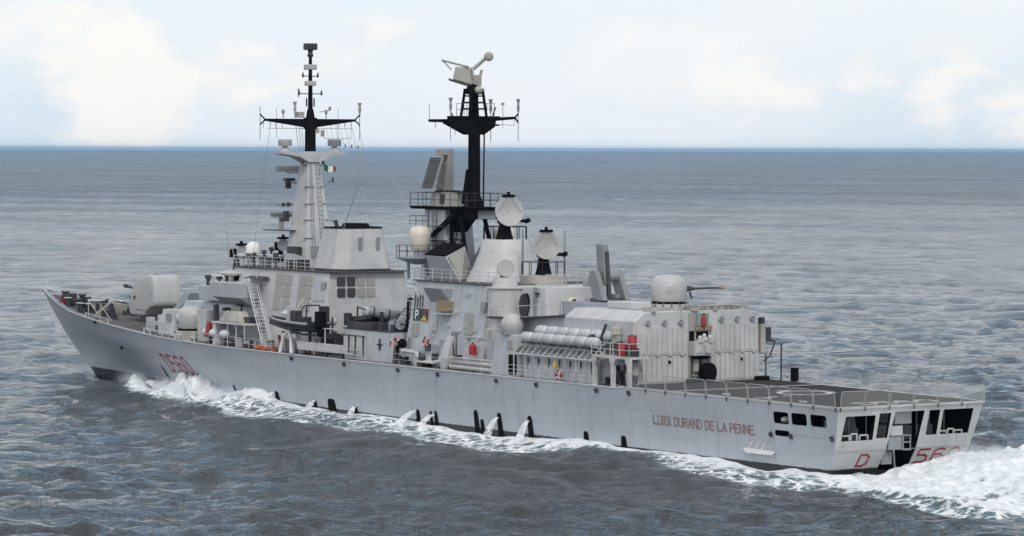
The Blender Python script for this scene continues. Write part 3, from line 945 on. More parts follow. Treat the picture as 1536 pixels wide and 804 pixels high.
mb.build('pressure_vessel', m_raft, bridge, smooth=True)
mb = MB()
mb.loft(P4(106.2, 109.6, -5.2, -4.0), 5.45, P4(106.4, 109.2, -4.9, -4.0), 8.0); mb.rect(109.8, 111.4, -4.4, -3.2, 5.6, 7.3)
mb.rect(98.6, 100.2, -5.8, -4.6, 5.3, 8.3)
mb.build('ammunition_locker', m_white, bridge)
MB().rect(107.2, 108.0, -5.22, -5.12, 6.9, 7.6).build('locker_window', m_mid, bridge)
# small doors on walls
for s, ln in ((98.9, .8), (89.6, .8)):
    m_ = MB(); wall_plate(m_, s - ln / 2, s + ln / 2, 5.4, 7.2, .05); m_.build('door', m_mid, bridge)
# inclined ladders
def ladder(p0, p1, wd, parent, n=14, material=None, axis='s', handrail=True):
    mb = MB()
    a, b_ = Vector(p0), Vector(p1)
    off = Vector((0, wd / 2, 0)) if axis == 's' else Vector((wd / 2, 0, 0))
    for sg in (-1, 1):
        mb.tube(a + off * sg, b_ + off * sg, .06, n=5)
        if handrail:
            u_ = Vector((0, 0, .85)); mb.tube(a + off * sg + u_, b_ + off * sg + u_, .03, n=5)
            for q in (.1, .5, .9):
                mb.tube(a.lerp(b_, q) + off * sg, a.lerp(b_, q) + off * sg + u_, .025, n=5)
    for k in range(1, n):
        p = a.lerp(b_, k / n); mb.tube(p - off, p + off, .04, n=5)
    return mb.build('ladder', material or m_rail, parent)
ladder((86.6, -5.6, 5.25), (90.4, -5.2, 11.1), .9, bridge, 18)
# roof instruments forward
def radome(name, s, y, z, r, hh, base=.9, mat_=None, parent=None):
    g_ = MB().lathe((s, y, z), [(r * .35, 0), (r * .3, base)], 12).build(name, m_ship, parent or bridge)
    MB().lathe((s, y, z + base), [(r * .8, 0), (r * .97, r * .25), (r, r * .6), (r, hh - r * .9), (r * .86, hh - r * .45), (r * .5, hh - .1 * r), (.02, hh)], 24).build('dome', mat_ or m_radome, g_, smooth=True)
    return g_
radome('satellite_radome', 97.8 - 1.6, -1.9, 12.6, .72, 1.55, .75, m_fwhite)
radome('satellite_radome', 92.0, .9, 12.6, .78, 1.3, .55, m_fwhite)
def dish_director(s, y, z, r, face, mat_d, mast=m_dark, parent=None, name='dish_director', ped=1.6):
    g_ = MB().lathe((s, y, z), [(r * .55, 0), (r * .42, .4), (r * .38, ped)], 14).build(name, mast, parent or bridge, smooth=True)
    d = Vector((math.cos(face) * math.cos(.12), math.sin(face) * math.cos(.12), math.sin(.12)))
    c = Vector((s, y, z + ped + r * .55))
    pr = [(r, .18 * r), (r * .98, .12 * r), (r * .7, -.02 * r), (r * .35, -.12 * r), (r * .04, -.15 * r), (r * .04, -.22 * r), (r * .4, -.26 * r), (r * .8, -.1 * r), (r, .08 * r)]
    return g_, c, d
def full_dish(s, y, z, r, face, parent, ped, name, elev=.1, mat_=None):
    g_ = MB().lathe((s, y, z), [(r * .62, 0), (r * .5, ped * .35), (r * .36, ped)], 16).build(name, m_black, parent, smooth=True)
    d = Vector((math.cos(face) * math.cos(elev), math.sin(face) * math.cos(elev), math.sin(elev)))
    sd_ = Vector((-d.y, d.x, 0)).normalized()
    c = Vector((s, y, z + ped + r * .72)) + d * (.5 + r * .38)
    # yoke and housing behind the dish
    mb = MB()
    mb.box(s, y, z + ped, .9, 1.0, .8, yaw=face)
    mb.tube(c - d * 1.1, c - d * (r * .2), .42, .3, 12)
    arm = c + sd_ * (-r * .98) - Vector((0, 0, r * .62))
    mb.tube(arm + sd_ * .4, arm - sd_ * .45, .14, .14, 8); mb.tube(arm - sd_ * .42 - d * .25, arm - sd_ * .42 + d * .45, .2, .2, 10)
    top = c + Vector((0, 0, r * 1.0))
    mb.box(top.x, top.y, top.z - .05, .35, 1.1, .22, yaw=face); mb.box(top.x, top.y, top.z + .1, .2, .25, .3, yaw=face)
    mb.build('yoke', m_black, g_)
    pr = [(r * .99, .20 * r), (r, .16 * r), (r * .72, .02 * r), (r * .4, -.10 * r), (.02, -.16 * r)]
    front = [(.02, .06 * r), (r * .4, .10 * r), (r * .75, .16 * r), (r * .985, .20 * r)]
    MB().lathe(c, pr[::-1] + [(r * .985, .2 * r)] + front[::-1], 40, axis=d).build('dish', mat_ or m_gun, g_, smooth=True)
    mb = MB()
    f = c + d * (.72 * r)
    mb.lathe(c + d * (.06 * r), [(r * .05, 0), (r * .05, .05)], 10, axis=d)
    for a in (R(62), R(118)):
        p = c + d * (.2 * r) + sd_ * (math.cos(a) * r * .3) + Vector((0, 0, r * .95))
        q = c + d * (.22 * r) + sd_ * (math.cos(a) * r * 1.6 if False else math.cos(a) * r * .5 - 0) * 1 + Vector((0, 0, -.05 * r))
        mb.tube(p, c + d * (.23 * r) + sd_ * math.copysign(r * .84, math.cos(a)) + Vector((0, 0, -.05 * r)), .022, n=5)
    mb.build('dish_strut', m_mid, g_)
    return g_
full_dish(96.4, 1.2, 12.6, .62, R(190), bridge, 1.4, 'small_tracker_dish', mat_=m_ship)
full_dish(99.0, -2.2, 12.0, .65, R(170), bridge, 1.3, 'small_tracker_dish', mat_=m_ship)
mb = MB()
mb.rect(98.3, 99.7, -2.9, -1.5, 9.8, 12.1)
mb.rect(93.0, 94.6, -2.2, -1.0, 12.6, 13.6); mb.rect(91.8, 95.0, -2.6, -.6, 13.5, 13.72); mb.rect(90.4, 91.4, -2.6, -1.2, 12.6, 13.0)
mb.lathe((96.0, -3.2, 12.6), [(.25, 0), (.25, .8), (.5, .9), (.4, 1.2)], 10)
mb.build('roof_house', m_ship, bridge, bevel=.04)
mb = MB()
for s, y, h in ((94.0, -3.0, .9), (92.4, -2.8, 1.2), (95.3, -2.9, .8), (89.4, -3.2, 1.0), (88.2, -2.6, .8), (97.0, 0.5, 1.3)):
    mb.lathe((s, y, 12.6), [(.1, 0), (.1, h), (.28, h + .02), (.22, h + .4)], 8)
mb.rect(86.6, 87.4, -3.2, -2.2, 12.6, 13.4); mb.rect(84.0, 85.4, -3.4, -2.6, 12.6, 13.5)
mb.build('roof_instrument', m_dark, bridge)
mb = MB()
for p, q in (((98.9, -3.0, 12.0), (99.8, -3.0, 18.6)), ((73.15 + 4, -3, 16.4), (77.0 - 3.4, -3.2, 21.2)), ((100.5, 2.5, 10.5), (100.6, 2.6, 15)), ((97.2, -3.1, 12.5), (98.8, -3.3, 15.8)), ((95.0, 3.6, 12.6), (95.2, 3.8, 17.5))):
    mb.tube(p, q, .045, .02, 5)
mb.build('whip_antenna', m_warm, bridge)
# ================================================================ FOREMAST
fm = MB().loft(P4(86.4, 90.7, -1.6, 1.6), 12.6, P4(87.9, 89.3, -.55, .55), 23.2).build('foremast', m_white, ship, bevel=.05)
mb = MB().ext_s([(-3.45, 23.28), (-3.45, 23.5), (3.45, 23.5), (3.45, 23.28), (1.6, 23.0), (.6, 22.5), (-.6, 22.5), (-1.6, 23.0)], 87.6, 89.6)
mb.build('mast_platform', m_white, fm)
for sg in (-1, 1):
    g_ = MB().lathe((88.6, sg * 2.65, 23.5), [(.5, 0), (.42, .3), (.25, .35), (.25, .5)], 12).build('jammer_antenna', m_gun, fm)
    MB().lathe((88.6, sg * 2.65, 24.0), [(.58, 0), (.64, .08), (.64, .58), (.56, .64)], 18).build('antenna_drum', m_mid if sg > 0 else m_gun, g_, smooth=True)
top = MB().lathe((88.5, 0, 23.5), [(.52, 0), (.5, 3.0), (.42, 3.2), (.3, 3.9), (.2, 4.0)], 16).build('topmast', m_black, fm, smooth=True)
mb = MB()
mb.tube((88.5, 0, 27.2), (88.5, 0, 33.1), .24, .14, 10)
mb.build('pole', m_black, top, smooth=True)
mb = MB()
mb.add([(88.25, -.6, 25.6), (88.75, -.6, 25.6), (88.75, .6, 25.6), (88.25, .6, 25.6), (88.25, -.6, 26.65), (88.75, -.6, 26.65), (88.75, .6, 26.65), (88.25, .6, 26.65)], [(0, 1, 2, 3), (4, 5, 6, 7), (0, 1, 5, 4), (1, 2, 6, 5), (2, 3, 7, 6), (3, 0, 4, 7)])
for sg in (-1, 1):
    mb.loft([(88.3, sg * .5), (88.7, sg * .5), (88.6, sg * 4.9), (88.4, sg * 4.9)], [25.75, 25.75, 26.35, 26.35], [(88.3, sg * .5), (88.7, sg * .5), (88.6, sg * 4.9), (88.4, sg * 4.9)], 26.55)
    mb.tube((88.5, sg * 4.8, 26.45), (88.5, sg * 5.35, 26.95), .07); mb.tube((88.5, sg * 4.8, 26.45), (88.5, sg * 5.35, 26.0), .07)
mb.build('yardarm', m_black, top)
mb = MB()
for sg in (-1, 1):
    mb.tube((88.5, sg * 5.35, 24.6), (88.5, sg * 5.35, 27.7), .04, n=5)
for y in (-3.6, 3.0): mb.tube((88.5, y, 24.7), (88.5, y, 27.6), .025, n=5)
for y in (-5.0, -4.3, -3.7, -3.0, 2.2, 2.9, 3.7, 4.4): mb.tube((88.5, y, 25.6), (88.5, y, 26.4), .025, n=5)
for y0, y1 in ((-4.6, -.6), (.6, 4.6)): mb.tube((88.5, y0, 25.65), (88.5, y1, 25.65), .025, n=5)
mb.tube((88.5, 1.5, 24.7), (88.5, 4.4, 24.7), .025, n=5); mb.tube((88.5, 1.5, 24.7), (88.5, 1.5, 25.65), .025, n=5); mb.tube((88.5, 4.4, 24.7), (88.5, 4.4, 25.65), .025, n=5)
for y in (-1.6, -1.25, -.95): mb.tube((88.5, y * .75, 23.5), (88.5, y, 26.2), .03, n=5)
mb.build('rod_antenna', m_mid, top)
mb = MB()
for y, z in ((5.35, 27.2), (-1.65, 27.25)):
    mb.lathe((88.5, y, z), [(.05, -.4), (.1, 0), (.16, .3), (.11, .55), (.2, .9)], 10)
for y in (-2.9, 1.7): mb.lathe((88.5, y, 26.6), [(.06, 0), (.06, .4), (.16, .5), (.16, .8)], 8)
mb.rect(88.2, 88.9, -1.5, -.8, 26.65, 27.2); mb.lathe((88.5, 1.3, 24.9), [(.16, 0), (.16, .6)], 10); mb.rect(88.0, 88.2, .3, .7, 25.2, 25.6)
mb.tube((88.5, 1.0, 27.2), (88.5, 2.2, 27.4), .04, n=5); mb.lathe((88.5, 2.1, 27.4), [(.12, 0), (.16, .3)], 8)
mb.build('mast_instrument', m_warm, top)
for z, r, h, ma in ((33.0, .62, .62, m_dark), (31.15, .58, .5, m_gun), (29.65, .52, .45, m_gun)):
    mb = MB(); mb.box(88.5, 0, z, r * 1.2, r * 1.9, h, yaw=.15)
    if z > 32: mb.lathe((88.5, 0, 32.3), [(.22, 0), (.32, .25), (.2, .45), (.3, .7)], 10)
    mb.build('direction_finder', ma, top, bevel=.06)
mb = MB()
for z, yy in ((30.55, .8), (28.9, 1.2)):
    mb.tube((88.5, -yy, z), (88.5, yy, z), .05, n=6)
    for sg in (-1, 1): mb.lathe((88.5, sg * yy, z - .15), [(.05, 0), (.12, .15), (.05, .5)], 8)
mb.tube((88.5, -1.28, 28.6), (88.5, -1.28, 29.4), .05)
for z in (27.9, 28.2): mb.box(88.5, .4, z - .2, .1, .1, .5); mb.box(88.5, -.4, z - .2, .1, .1, .5)
mb.build('crosstree', m_dark, top)
# brackets, ladder and small radars on the mast flank
def mast_hw(z): return lerp(1.6, .55, (z - 12.6) / 10.6)
def mast_s(z): return lerp(86.4, 87.9, (z - 12.6) / 10.6)
mb = MB()
for z in (20.2, 18.6, 17.1, 15.4):
    h_ = mast_hw(z)
    mb.rect(mast_s(z) - .1, mast_s(z) + .5, -h_ - .2, -h_ + .7, z, z + .06); mb.rect(mast_s(z) - .1, mast_s(z) + .5, h_ - .4, h_ + .3, z, z + .06)
for z in np.arange(13, 23, .42):
    mb.tube((mast_s(z) - .1, .12, z), (mast_s(z) - .1, .5, z), .025, n=5)
for y in (.12, .5): mb.tube((mast_s(12.7) - .1, y, 12.7), (mast_s(22.8) - .1, y, 22.8), .03, n=5)
for y in (-.45, -.3): mb.tube((mast_s(12.7) - .06, y * 2, 12.7), (mast_s(22.8) - .06, y, 22.8), .04, n=5)
mb.build('mast_bracket', m_mid, fm)
MB().rect(mast_s(13.9) - .06, mast_s(13.9) + .3, -1.0, .5, 12.7, 14.7).build('louvre_panel', m_mid, fm)
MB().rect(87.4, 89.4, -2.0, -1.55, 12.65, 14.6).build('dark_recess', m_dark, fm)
MB().loft(P4(86.4, 88.2, -2.9, -1.6), 12.6, P4(86.4, 88.2, -2.9, -1.6), [14.0, 14.0, 13.6, 13.6]).build('mast_foot_locker', m_ship, fm)
mb = MB()
mb.loft(P4(89.4, 93.8, -1.9, 1.3), 16.0, P4(89.0, 94.6, -2.1, 1.5), 16.15)
mb.build('radar_sponson', m_mid, fm)
g_ = MB().lathe((93.6, -.3, 16.1), [(.3, 0), (.22, 1.2)], 10).build('navigation_radar', m_warm, fm)
MB().box(93.6, -.3, 17.2, .5, 2.0, .55, yaw=.3).build('radar_scanner', m_warm, g_, bevel=.05)
g_ = MB().rect(89.6, 91.3, -1.0, 0.0, 21.4, 21.55).build('navigation_radar', m_mid, fm)
MB().box(91.1, -1.0, 21.6, .6, 2.2, .55, yaw=.5).build('radar_scanner', m_mid, g_, bevel=.06)
mb = MB()
mb.rect(89.7, 90.8, -1.5, -.6, 20.5, 20.6); mb.lathe((90.6, -1.2, 20.0), [(.25, 0), (.3, .4), (.2, .9)], 10); mb.box(90.4, -1.2, 20.7, .7, .9, .3)
mb.lathe((90.4, -1.3, 18.3), [(.18, 0), (.2, .4)], 8); mb.tube((89.5, -.8, 18.5), (92.2, -1.6, 18.45), .04); mb.lathe((91.0, -1.5, 18.3), [(.15, 0), (.15, .35)], 8)
mb.tube((89.6, -1.0, 17.5), (93.2, -1.6, 17.5), .06); mb.rect(90.2, 91.0, -1.9, -1.3, 16.9, 17.3); mb.rect(90.4, 90.9, -1.6, -1.2, 17.2, 17.9)
mb.lathe((88, 1.1, 22.3), [(.12, 0), (.12, .3)], 8); mb.lathe((88, -1.1, 22.3), [(.12, 0), (.12, .3)], 8); mb.tube((88, -1.1, 22.2), (88, 1.1, 22.2), .04)
mb.tube((87.3, 1.2, 20.6), (87.2, 1.7, 20.8), .05); mb.box(87.2, 1.7, 20.6, .12, .12, .5)
mb.box(86.8, 2.0, 16.2, .2, .3, .9, roll=.3); mb.tube((87.0, 1.4, 17.0), (86.8, 2.0, 17.0), .06)
mb.build('mast_sensor', m_dark, fm)
# signal halyards
mb = MB()
for k, (y, s1, y1) in enumerate(((1.6, 84.5, 2.2), (2.1, 84, 2.5), (2.6, 83.6, 2.8), (3.1, 83, 3.1), (3.7, 82.4, 3.4), (4.4, 82, 3.6), (5.2, 81.5, 3.8), (-4.2, 93, -3.8))):
    mb.tube((88.5, y, 26.3), (s1, y1, 12.8), .02, n=4)
mb.tube((76.6, 1.8, 21.5), (71.0, 3.3, 12.9), .025, n=4)
mb.build('signal_halyard', m_mid, fm)
for y in (3.1, 3.7, 4.4, 5.1):
    MB().lathe((88.5 - .15, y, 24.2 - .25 * y / 3), [(.05, 0), (.06, .3)], 6).build('halyard_block', m_dark, fm)
# flag
fl = MB()
nx, ny = 12, 6
org = Vector((87.2, .75, 21.8))
def fpt(i, j):
    u, v_ = i / nx, j / ny
    return (org.x - u * .5 + .12 * math.sin(u * 7 + v_), org.y + u * 1.05, org.z - .3 * u - .14 * math.sin(u * 5) + v_ * .66 * (1 - .35 * u))
names = ((0, 4, m_fgreen), (4, 8, m_fwhite), (8, 12, m_fred))
flag = empty('national_flag', W(87.2, .75, 21.8))
tag(flag, 'green white and red flag flying from a halyard under the foremast platform', 'flag')
for a, b_, ma in names:
    m_ = MB(); n0 = 0
    vs = [fpt(i, j) for i in range(a, b_ + 1) for j in range(ny + 1)]
    fs = [(i * (ny + 1) + j, (i + 1) * (ny + 1) + j, (i + 1) * (ny + 1) + j + 1, i * (ny + 1) + j + 1) for i in range(b_ - a) for j in range(ny)]
    o_ = m_.add(vs, fs).build('flag_stripe', ma, flag, smooth=True, origin=(87.2, .75, 21.8)); o_.location = (0, 0, 0)

# ================================================================ FORWARD FUNNEL
ff = MB().loft([(77.7, -2.1), (79.0, -3.0), (82.6, -3.0), (82.6, 3.0), (79.0, 3.0), (77.7, 2.1)], 12.75,
               [(78.1, -1.55), (79.2, -2.35), (81.8, -2.35), (81.8, 2.35), (79.2, 2.35), (78.1, 1.55)], 16.5).build('forward_funnel', m_white, ship, bevel=.06)
MB().loft([(77.6, -2.2), (79.0, -3.1), (82.7, -3.1), (82.7, 3.1), (79.0, 3.1), (77.6, 2.2)], 12.58, [(77.6, -2.2), (79.0, -3.1), (82.7, -3.1), (82.7, 3.1), (79.0, 3.1), (77.6, 2.2)], 12.78).build('funnel_skirt', m_dark, ff)
MB().loft([(78.05, -1.6), (79.2, -2.4), (81.9, -2.4), (81.9, 2.4), (79.2, 2.4), (78.05, 1.6)], 16.5, [(78.1, -1.5), (79.3, -2.3), (81.8, -2.3), (81.8, 2.3), (79.3, 2.3), (78.1, 1.5)], 16.62).build('funnel_rim', m_black, ff)
MB().loft(P4(78.8, 81.2, -.9, .9), 16.6, P4(79.0, 81.0, -.7, .7), 16.95).build('uptake_outlet', m_black, ff)
for y in (-.75, 1.1):
    sA = lerp(77.7, 78.1, (15.1 - 12.75) / 3.75)
    MB().box(sA - .02, y, 14.35, .1, .42, 1.35, pitch=-.1).build('funnel_louvre', m_mid, ff, bevel=.02)
mb = MB(); mb.box(77.85, 0, 13.5, .06, 3.2, .04); mb.build('funnel_batten', m_mid, ff)

# ================================================================ AFT SUPERSTRUCTURE
aft = MB().loft([(47.2, -5.9), (61.9, -5.9), (64.0, -4.4), (64.0, 4.4), (61.9, 5.9), (47.2, 5.9)], 5.15,
                [(47.6, -5.2), (60.6, -5.2), (62.2, -4.0), (62.2, 4.0), (60.6, 5.2), (47.6, 5.2)], 12.4).build('aft_superstructure', m_ship, ship, bevel=.05)
def ay(z): return -lerp(5.9, 5.2, (z - 5.15) / 7.25) - .02
def aplate(s0, s1, z0, z1, proud, name, ma, parent=None, c=.05):
    pts = [(s0 + c, z0), (s1 - c, z0), (s1, z0 + c), (s1, z1 - c), (s1 - c, z1), (s0 + c, z1), (s0, z1 - c), (s0, z0 + c)]
    n_ = 8
    vs = [(s, ay(z) + .05, z) for s, z in pts] + [(s, ay(z) - proud, z) for s, z in pts]
    return MB().add(vs, [tuple(range(8)), tuple(range(8, 16))] + [(i, (i + 1) % 8, 8 + (i + 1) % 8, 8 + i) for i in range(8)]).build(name, ma, parent or aft)
MB().loft(P4(47.4, 61.0, -5.35, 5.35), 12.4, P4(47.4, 61.0, -5.35, 5.35), 12.5).build('upper_deck_edge', m_deck, aft)
railing([(62.2, -4.0, 12.5), (60.9, -5.2, 12.5), (47.6, -5.2, 12.5)], aft, 1.0, 1.5, 3, .022)
railing([(62.2, 4.0, 12.5), (60.9, 5.2, 12.5), (47.6, 5.2, 12.5)], aft, 1.0, 1.5, 3, .022)
# painted pennant panels
em = aplate(59.45, 60.65, 9.0, 10.05, .03, 'painted_emblem', m_greenp)
q, xe = letters('P', 0, 0, .42, .66, .1, .14, sub=1)
put_letters([tuple(Vector((p.x - 60.25, p.y + 9.2)) for p in qq) for qq in q], lambda x, y, e: (-x, ay(y) - .036 - e, y), 'emblem_letter', m_fwhite, em)
em = aplate(58.2, 59.4, 9.0, 10.05, .03, 'painted_emblem', m_maroon)
def tri(pts, ma, name, off):
    MB().add([(s, ay(z) - off, z) for s, z in pts], [tuple(range(len(pts)))]).build(name, ma, em)
tri([(59.35, 9.04), (58.25, 9.04), (58.8, 9.55)], m_yellow, 'emblem_triangle', .036)
tri([(59.38, 9.06), (59.38, 10.0), (58.85, 9.52)], m_dark, 'emblem_triangle', .037)
tri([(58.22, 9.06), (58.22, 10.0), (58.75, 9.52)], m_dark, 'emblem_triangle', .037)
for k in range(4):
    aplate(60.45 - k * .42, 60.6 - k * .42, 10.15, 11.2, .03, 'painted_stripe', m_dkpanel, c=.01)
# vents and lockers on the port wall
aplate(59.5, 60.6, 7.7, 8.8, .08, 'wall_panel', m_panel)
aplate(50.9, 52.2, 8.2, 10.0, .08, 'wall_panel', m_panel)
aplate(46.9 + .9, 48.9, 9.0, 9.8, .08, 'wall_panel', m_panel)
aplate(48.5, 50.6, 5.4, 7.5, .25, 'wall_locker', m_ship)
aplate(57.3, 58.1, 6.5, 7.1, .12, 'wall_panel', m_dkpanel)
aplate(48.9, 49.6, 10.2, 11.0, .25, 'wall_vent', m_mid)
aplate(54.0, 55.4, 7.0, 7.6, .4, 'wall_vent', m_mid)
aplate(56.0, 57.0, 5.3, 7.1, .05, 'door', m_mid)
mb = MB()
sl = Vector((59.0, 0, 0))
mb.loft([(50.4 + 4.2, -5.3), (58.6, -5.3), (58.0, -6.1), (55.2, -6.1)], 11.9, [(54.8, -5.3), (58.4, -5.3), (58.0, -5.4), (55.2, -5.4)], 10.7)
mb.build('sloping_sponson', m_mid, aft)
cvr = aplate(54.3, 56.3, 10.0, 10.9, .45, 'crate_rack', m_brown)
mb = MB(); mb.rect(54.3, 56.4, -6.2, -5.4, 9.75, 9.85); mb.tube((55.2, -6.0, 9.8), (55.2, -5.5, 9.0), .05)
mb.build('rack_bracket', m_ship, cvr)
mb = MB()
mb.tube((61.3, -5.1, 12.2), (59.6, -5.6, 11.0), .08); mb.tube((61.2, -5.35, 12.3), (61.2, -5.35, 12.3 - .01), .1)
mb.build('bracket_brace', m_ship, aft)
# dark hose and pipes on the forward corner
mb = MB()
mb.path([(61.6, -5.45, 10.6), (61.65, -5.5, 8.4), (61.7, -5.6, 7.9)], .12)
mb.path([(62.6, -5.6, 8.6), (61.6, -5.6, 8.5)], .06)
mb.path([(60.9, -6.5, 7.1), (61.5, -6.6, 6.6), (61.4, -6.6, 5.9), (60.5, -6.7, 5.6), (59.6, -6.7, 5.8)], .16)
mb.sphere((61.0, -6.4, 7.0), .42, 10, 1.0)
mb.build('hose_reel', m_black, aft)
mb = MB()
mb.path([(60.6, -6.6, 6.4), (58.4, -6.6, 6.35), (57.9, -6.6, 5.9), (57.9, -6.6, 5.25)], .2, 8)
mb.build('replenishment_pipe', m_ship, aft)
mb = MB(); mb.lathe((62.6, -6.1, 6.8), [(.16, 0), (.16, 1.4)], 10, axis=(-1, 0, 0)); mb.build('nozzle', m_brown, aft)
# sloping canopy and workbench at deck level
mb = MB()
mb.loft(P4(54.6, 57.6, -7.2, -5.8), 5.6, P4(54.4, 57.4, -7.2, -5.8), [5.7, 5.7, 6.0, 6.0]); mb.loft(P4(53.6, 55.0, -6.6, -5.8), 5.4, P4(53.1, 54.0, -6.2, -5.8), 8.0)
mb.build('boat_davit_arm', m_white, aft)
mb = MB()
for z in (5.5, 5.95):
    mb.tube((52.5, -6.7, z), (45.6, -6.9, z), .22, n=10)
mb.rect(45.4, 52.6, -7.05, -6.3, 6.25, 6.33)
mb.build('boom_rack', m_white, aft)
mb = MB()
mb.tube((52.8, -6.2, 5.3), (53.4, -6.0, 8.2), .06); mb.tube((52.2, -6.3, 5.3), (52.7, -6.1, 8.2), .05)
mb.build('wall_crane', m_dark, aft)
rnd = random.Random(21)
mb, mk = MB(), MB()
for i in range(26):
    s = lerp(62, 43, i / 25) + rnd.uniform(-.4, .4); y = -rnd.uniform(5.95, 6.9)
    t_ = mb if rnd.random() < .55 else mk
    t_.box(s, y, zdeck(s), rnd.uniform(.2, .8), rnd.uniform(.2, .5), rnd.uniform(.3, 1.3))
mb.build('deck_locker', m_ship, aft); mk.build('deck_clutter', m_dark, aft)
mb, mk = MB(), MB()
for i in range(30):
    s = rnd.uniform(47.6, 61.3); z = rnd.uniform(6.8, 11.8)
    if 58 < s < 61 and 8.8 < z < 11.4: continue
    w_, h_ = rnd.uniform(.12, .4), rnd.uniform(.12, .45)
    (mb if rnd.random() < .6 else mk).box(s, ay(z) - .02, z, w_, .3, h_)
for s in (53.2, 56.6, 58.0, 49.0): mb.tube((s, ay(6) - .05, 5.3), (s, ay(12) - .05, 12.2), .035, n=5)
mb.tube((47.5, ay(8.0) - .05, 8.0), (52, ay(8.0) - .05, 8.0), .05, n=5)
mb.build('wall_fitting', m_white, aft); mk.build('wall_fitting', m_mid, aft)
# ---- aft funnels: twin casings splayed outboard, black tops
for sg in (-1, 1):
    Bq = [(56.4, sg * 3.4), (61.0, sg * 3.4), (62.4, sg * .6), (58.5, sg * .6)]
    Tq = [(57.35, sg * 4.3), (60.65, sg * 4.3), (61.5, sg * 1.9), (58.0, sg * 1.9)]
    zt4 = [14.55, 14.58, 15.5, 15.42]
    af = MB().loft(Bq, 12.42, Tq, zt4).build('aft_funnel', m_ship, ship, bevel=.05)
    up4 = [(s_, y_ , z_ + .02) for (s_, y_), z_ in zip(Tq, zt4)]
    nrm = Vector((0, sg * .36, .93)) * .14
    MB().add(up4 + [tuple(Vector(p) + nrm) for p in up4], [(0, 1, 2, 3), (4, 5, 6, 7), (0, 1, 5, 4), (1, 2, 6, 5), (2, 3, 7, 6), (3, 0, 4, 7)]).build('funnel_cap', m_black, af)
    MB().loft([(55.8, sg * 3.7), (61.4, sg * 3.7), (62.8, sg * .3), (58.2, sg * .3)], 12.3, [(56.2, sg * 3.5), (61.2, sg * 3.5), (62.6, sg * .5), (58.4, sg * .5)], 12.5).build('funnel_skirt', m_dark, af)
    def fp_(u_, v_, o):     # u across the aft face from outboard, v up
        lo_ = Vector((56.4, sg * 3.4, 12.42)).lerp(Vector((58.5, sg * .6, 12.42)), u_)
        hi_ = Vector((57.35, sg * 4.3, 14.55)).lerp(Vector((58.0, sg * 1.9, 15.42)), u_)
        return tuple(lo_.lerp(hi_, v_) + Vector((-.85, sg * -.2, .35)) * o)
    for (u0, u1, v0, v1, pr_, nm, ma) in ((.1, .92, .06, .93, .09, 'funnel_access_panel', m_warm), (.45, .66, .42, .84, .13, 'funnel_louvre', m_mid)):
        q4 = [(u0, v0), (u1, v0), (u1, v1), (u0, v1)]
        MB().add([fp_(a_, b_, -.05) for a_, b_ in q4] + [fp_(a_, b_, pr_) for a_, b_ in q4], [(0, 1, 2, 3), (4, 5, 6, 7), (0, 1, 5, 4), (1, 2, 6, 5), (2, 3, 7, 6), (3, 0, 4, 7)]).build(nm, ma, af)
# ---- satcom radome on a legged platform, port side forward
sp_ = MB().lathe((63.6, -3.3, 14.25), [(.4, -.55), (1.9, 0), (1.9, .12)], 24).build('radome_platform', m_mid, aft)
mb = MB()
for s, y in ((64.3, -3.8), (62.8, -3.0)):
    mb.tube((s, y, 12.45), (s, y, 14.1), .14, n=8)
mb.build('leg', m_mid, sp_)
circ = [(63.6 + 1.85 * math.cos(a), -3.3 + 1.85 * math.sin(a), 14.37) for a in [2 * math.pi * k / 12 for k in range(13)]]
railing(circ, sp_, 1.0, 1.0, 2, .02, m_dark)
g_ = MB().lathe((63.4, -3.2, 14.37), [(.55, 0), (.55, .55)], 16).build('satellite_radome', m_mid, aft)
MB().lathe((63.4, -3.2, 14.9), [(.62, 0), (.78, .2), (.92, .8), (.95, 1.4), (.86, 1.85), (.6, 2.1), (.02, 2.2)], 26).build('dome', m_radome, g_, smooth=True)
railing([(63.9, -3.9, 17.05), (62.9, -3.9, 17.05), (62.9, -2.6, 17.05), (63.9, -2.6, 17.05), (63.9, -3.9, 17.05)], g_, .9, .9, 2, .02, m_dark)
g_ = MB().lathe((60.2, 3.4, 12.45), [(.55, 0), (.55, 2.5)], 16).build('satellite_radome', m_mid, aft)
MB().lathe((60.2, 3.4, 14.9), [(.62, 0), (.78, .2), (.92, .8), (.95, 1.4), (.86, 1.85), (.6, 2.1), (.02, 2.2)], 26).build('dome', m_radome, g_, smooth=True)
# ---- radar tower
tw = MB().loft(P4(61.6, 66.0, -1.6, 1.6), 12.4, P4(62.2, 65.6, -1.35, 1.35), 18.5).build('radar_tower', m_ship, ship, bevel=.04)
mb = MB().loft([(56.9, -1.5), (67.0, -1.9), (67.0, 1.9), (56.9, 1.5)], 18.5, [(56.8, -1.6), (67.2, -2.0), (67.2, 2.0), (56.8, 1.6)], 18.75)
mb.build('tower_platform', m_black, tw)
railing([(57, -1.55, 18.75), (67.1, -1.95, 18.75), (67.1, 1.95, 18.75), (57, 1.55, 18.75), (57, -1.55, 18.75)], tw, 1.2, 1.3, 2, .025, m_dark)
mb = MB()
mb.rect(57.6, 60.6, -1.2, 1.2, 17.7, 18.5); mb.loft(P4(60.6, 62.4, -.8, .8), [17.6, 16.2, 16.2, 17.6], P4(60.6, 62.4, -.8, .8), 18.5)
mb.build('platform_support', m_black, tw)
MB().rect(57.3, 58.6, -.9, -.86 + 1.6, 17.75, 18.48).build('support_box', m_mid, tw)
mb = MB()
mb.tube((59.8, -1.2, 17.8), (57.6, -1.8, 12.5), .2, n=8); mb.tube((59.8, 1.2, 17.8), (58.6, 1.8, 12.5), .2, n=8); mb.tube((61.6, -1.0, 17.8), (61.4, -1.2, 13.0), .2, n=8)
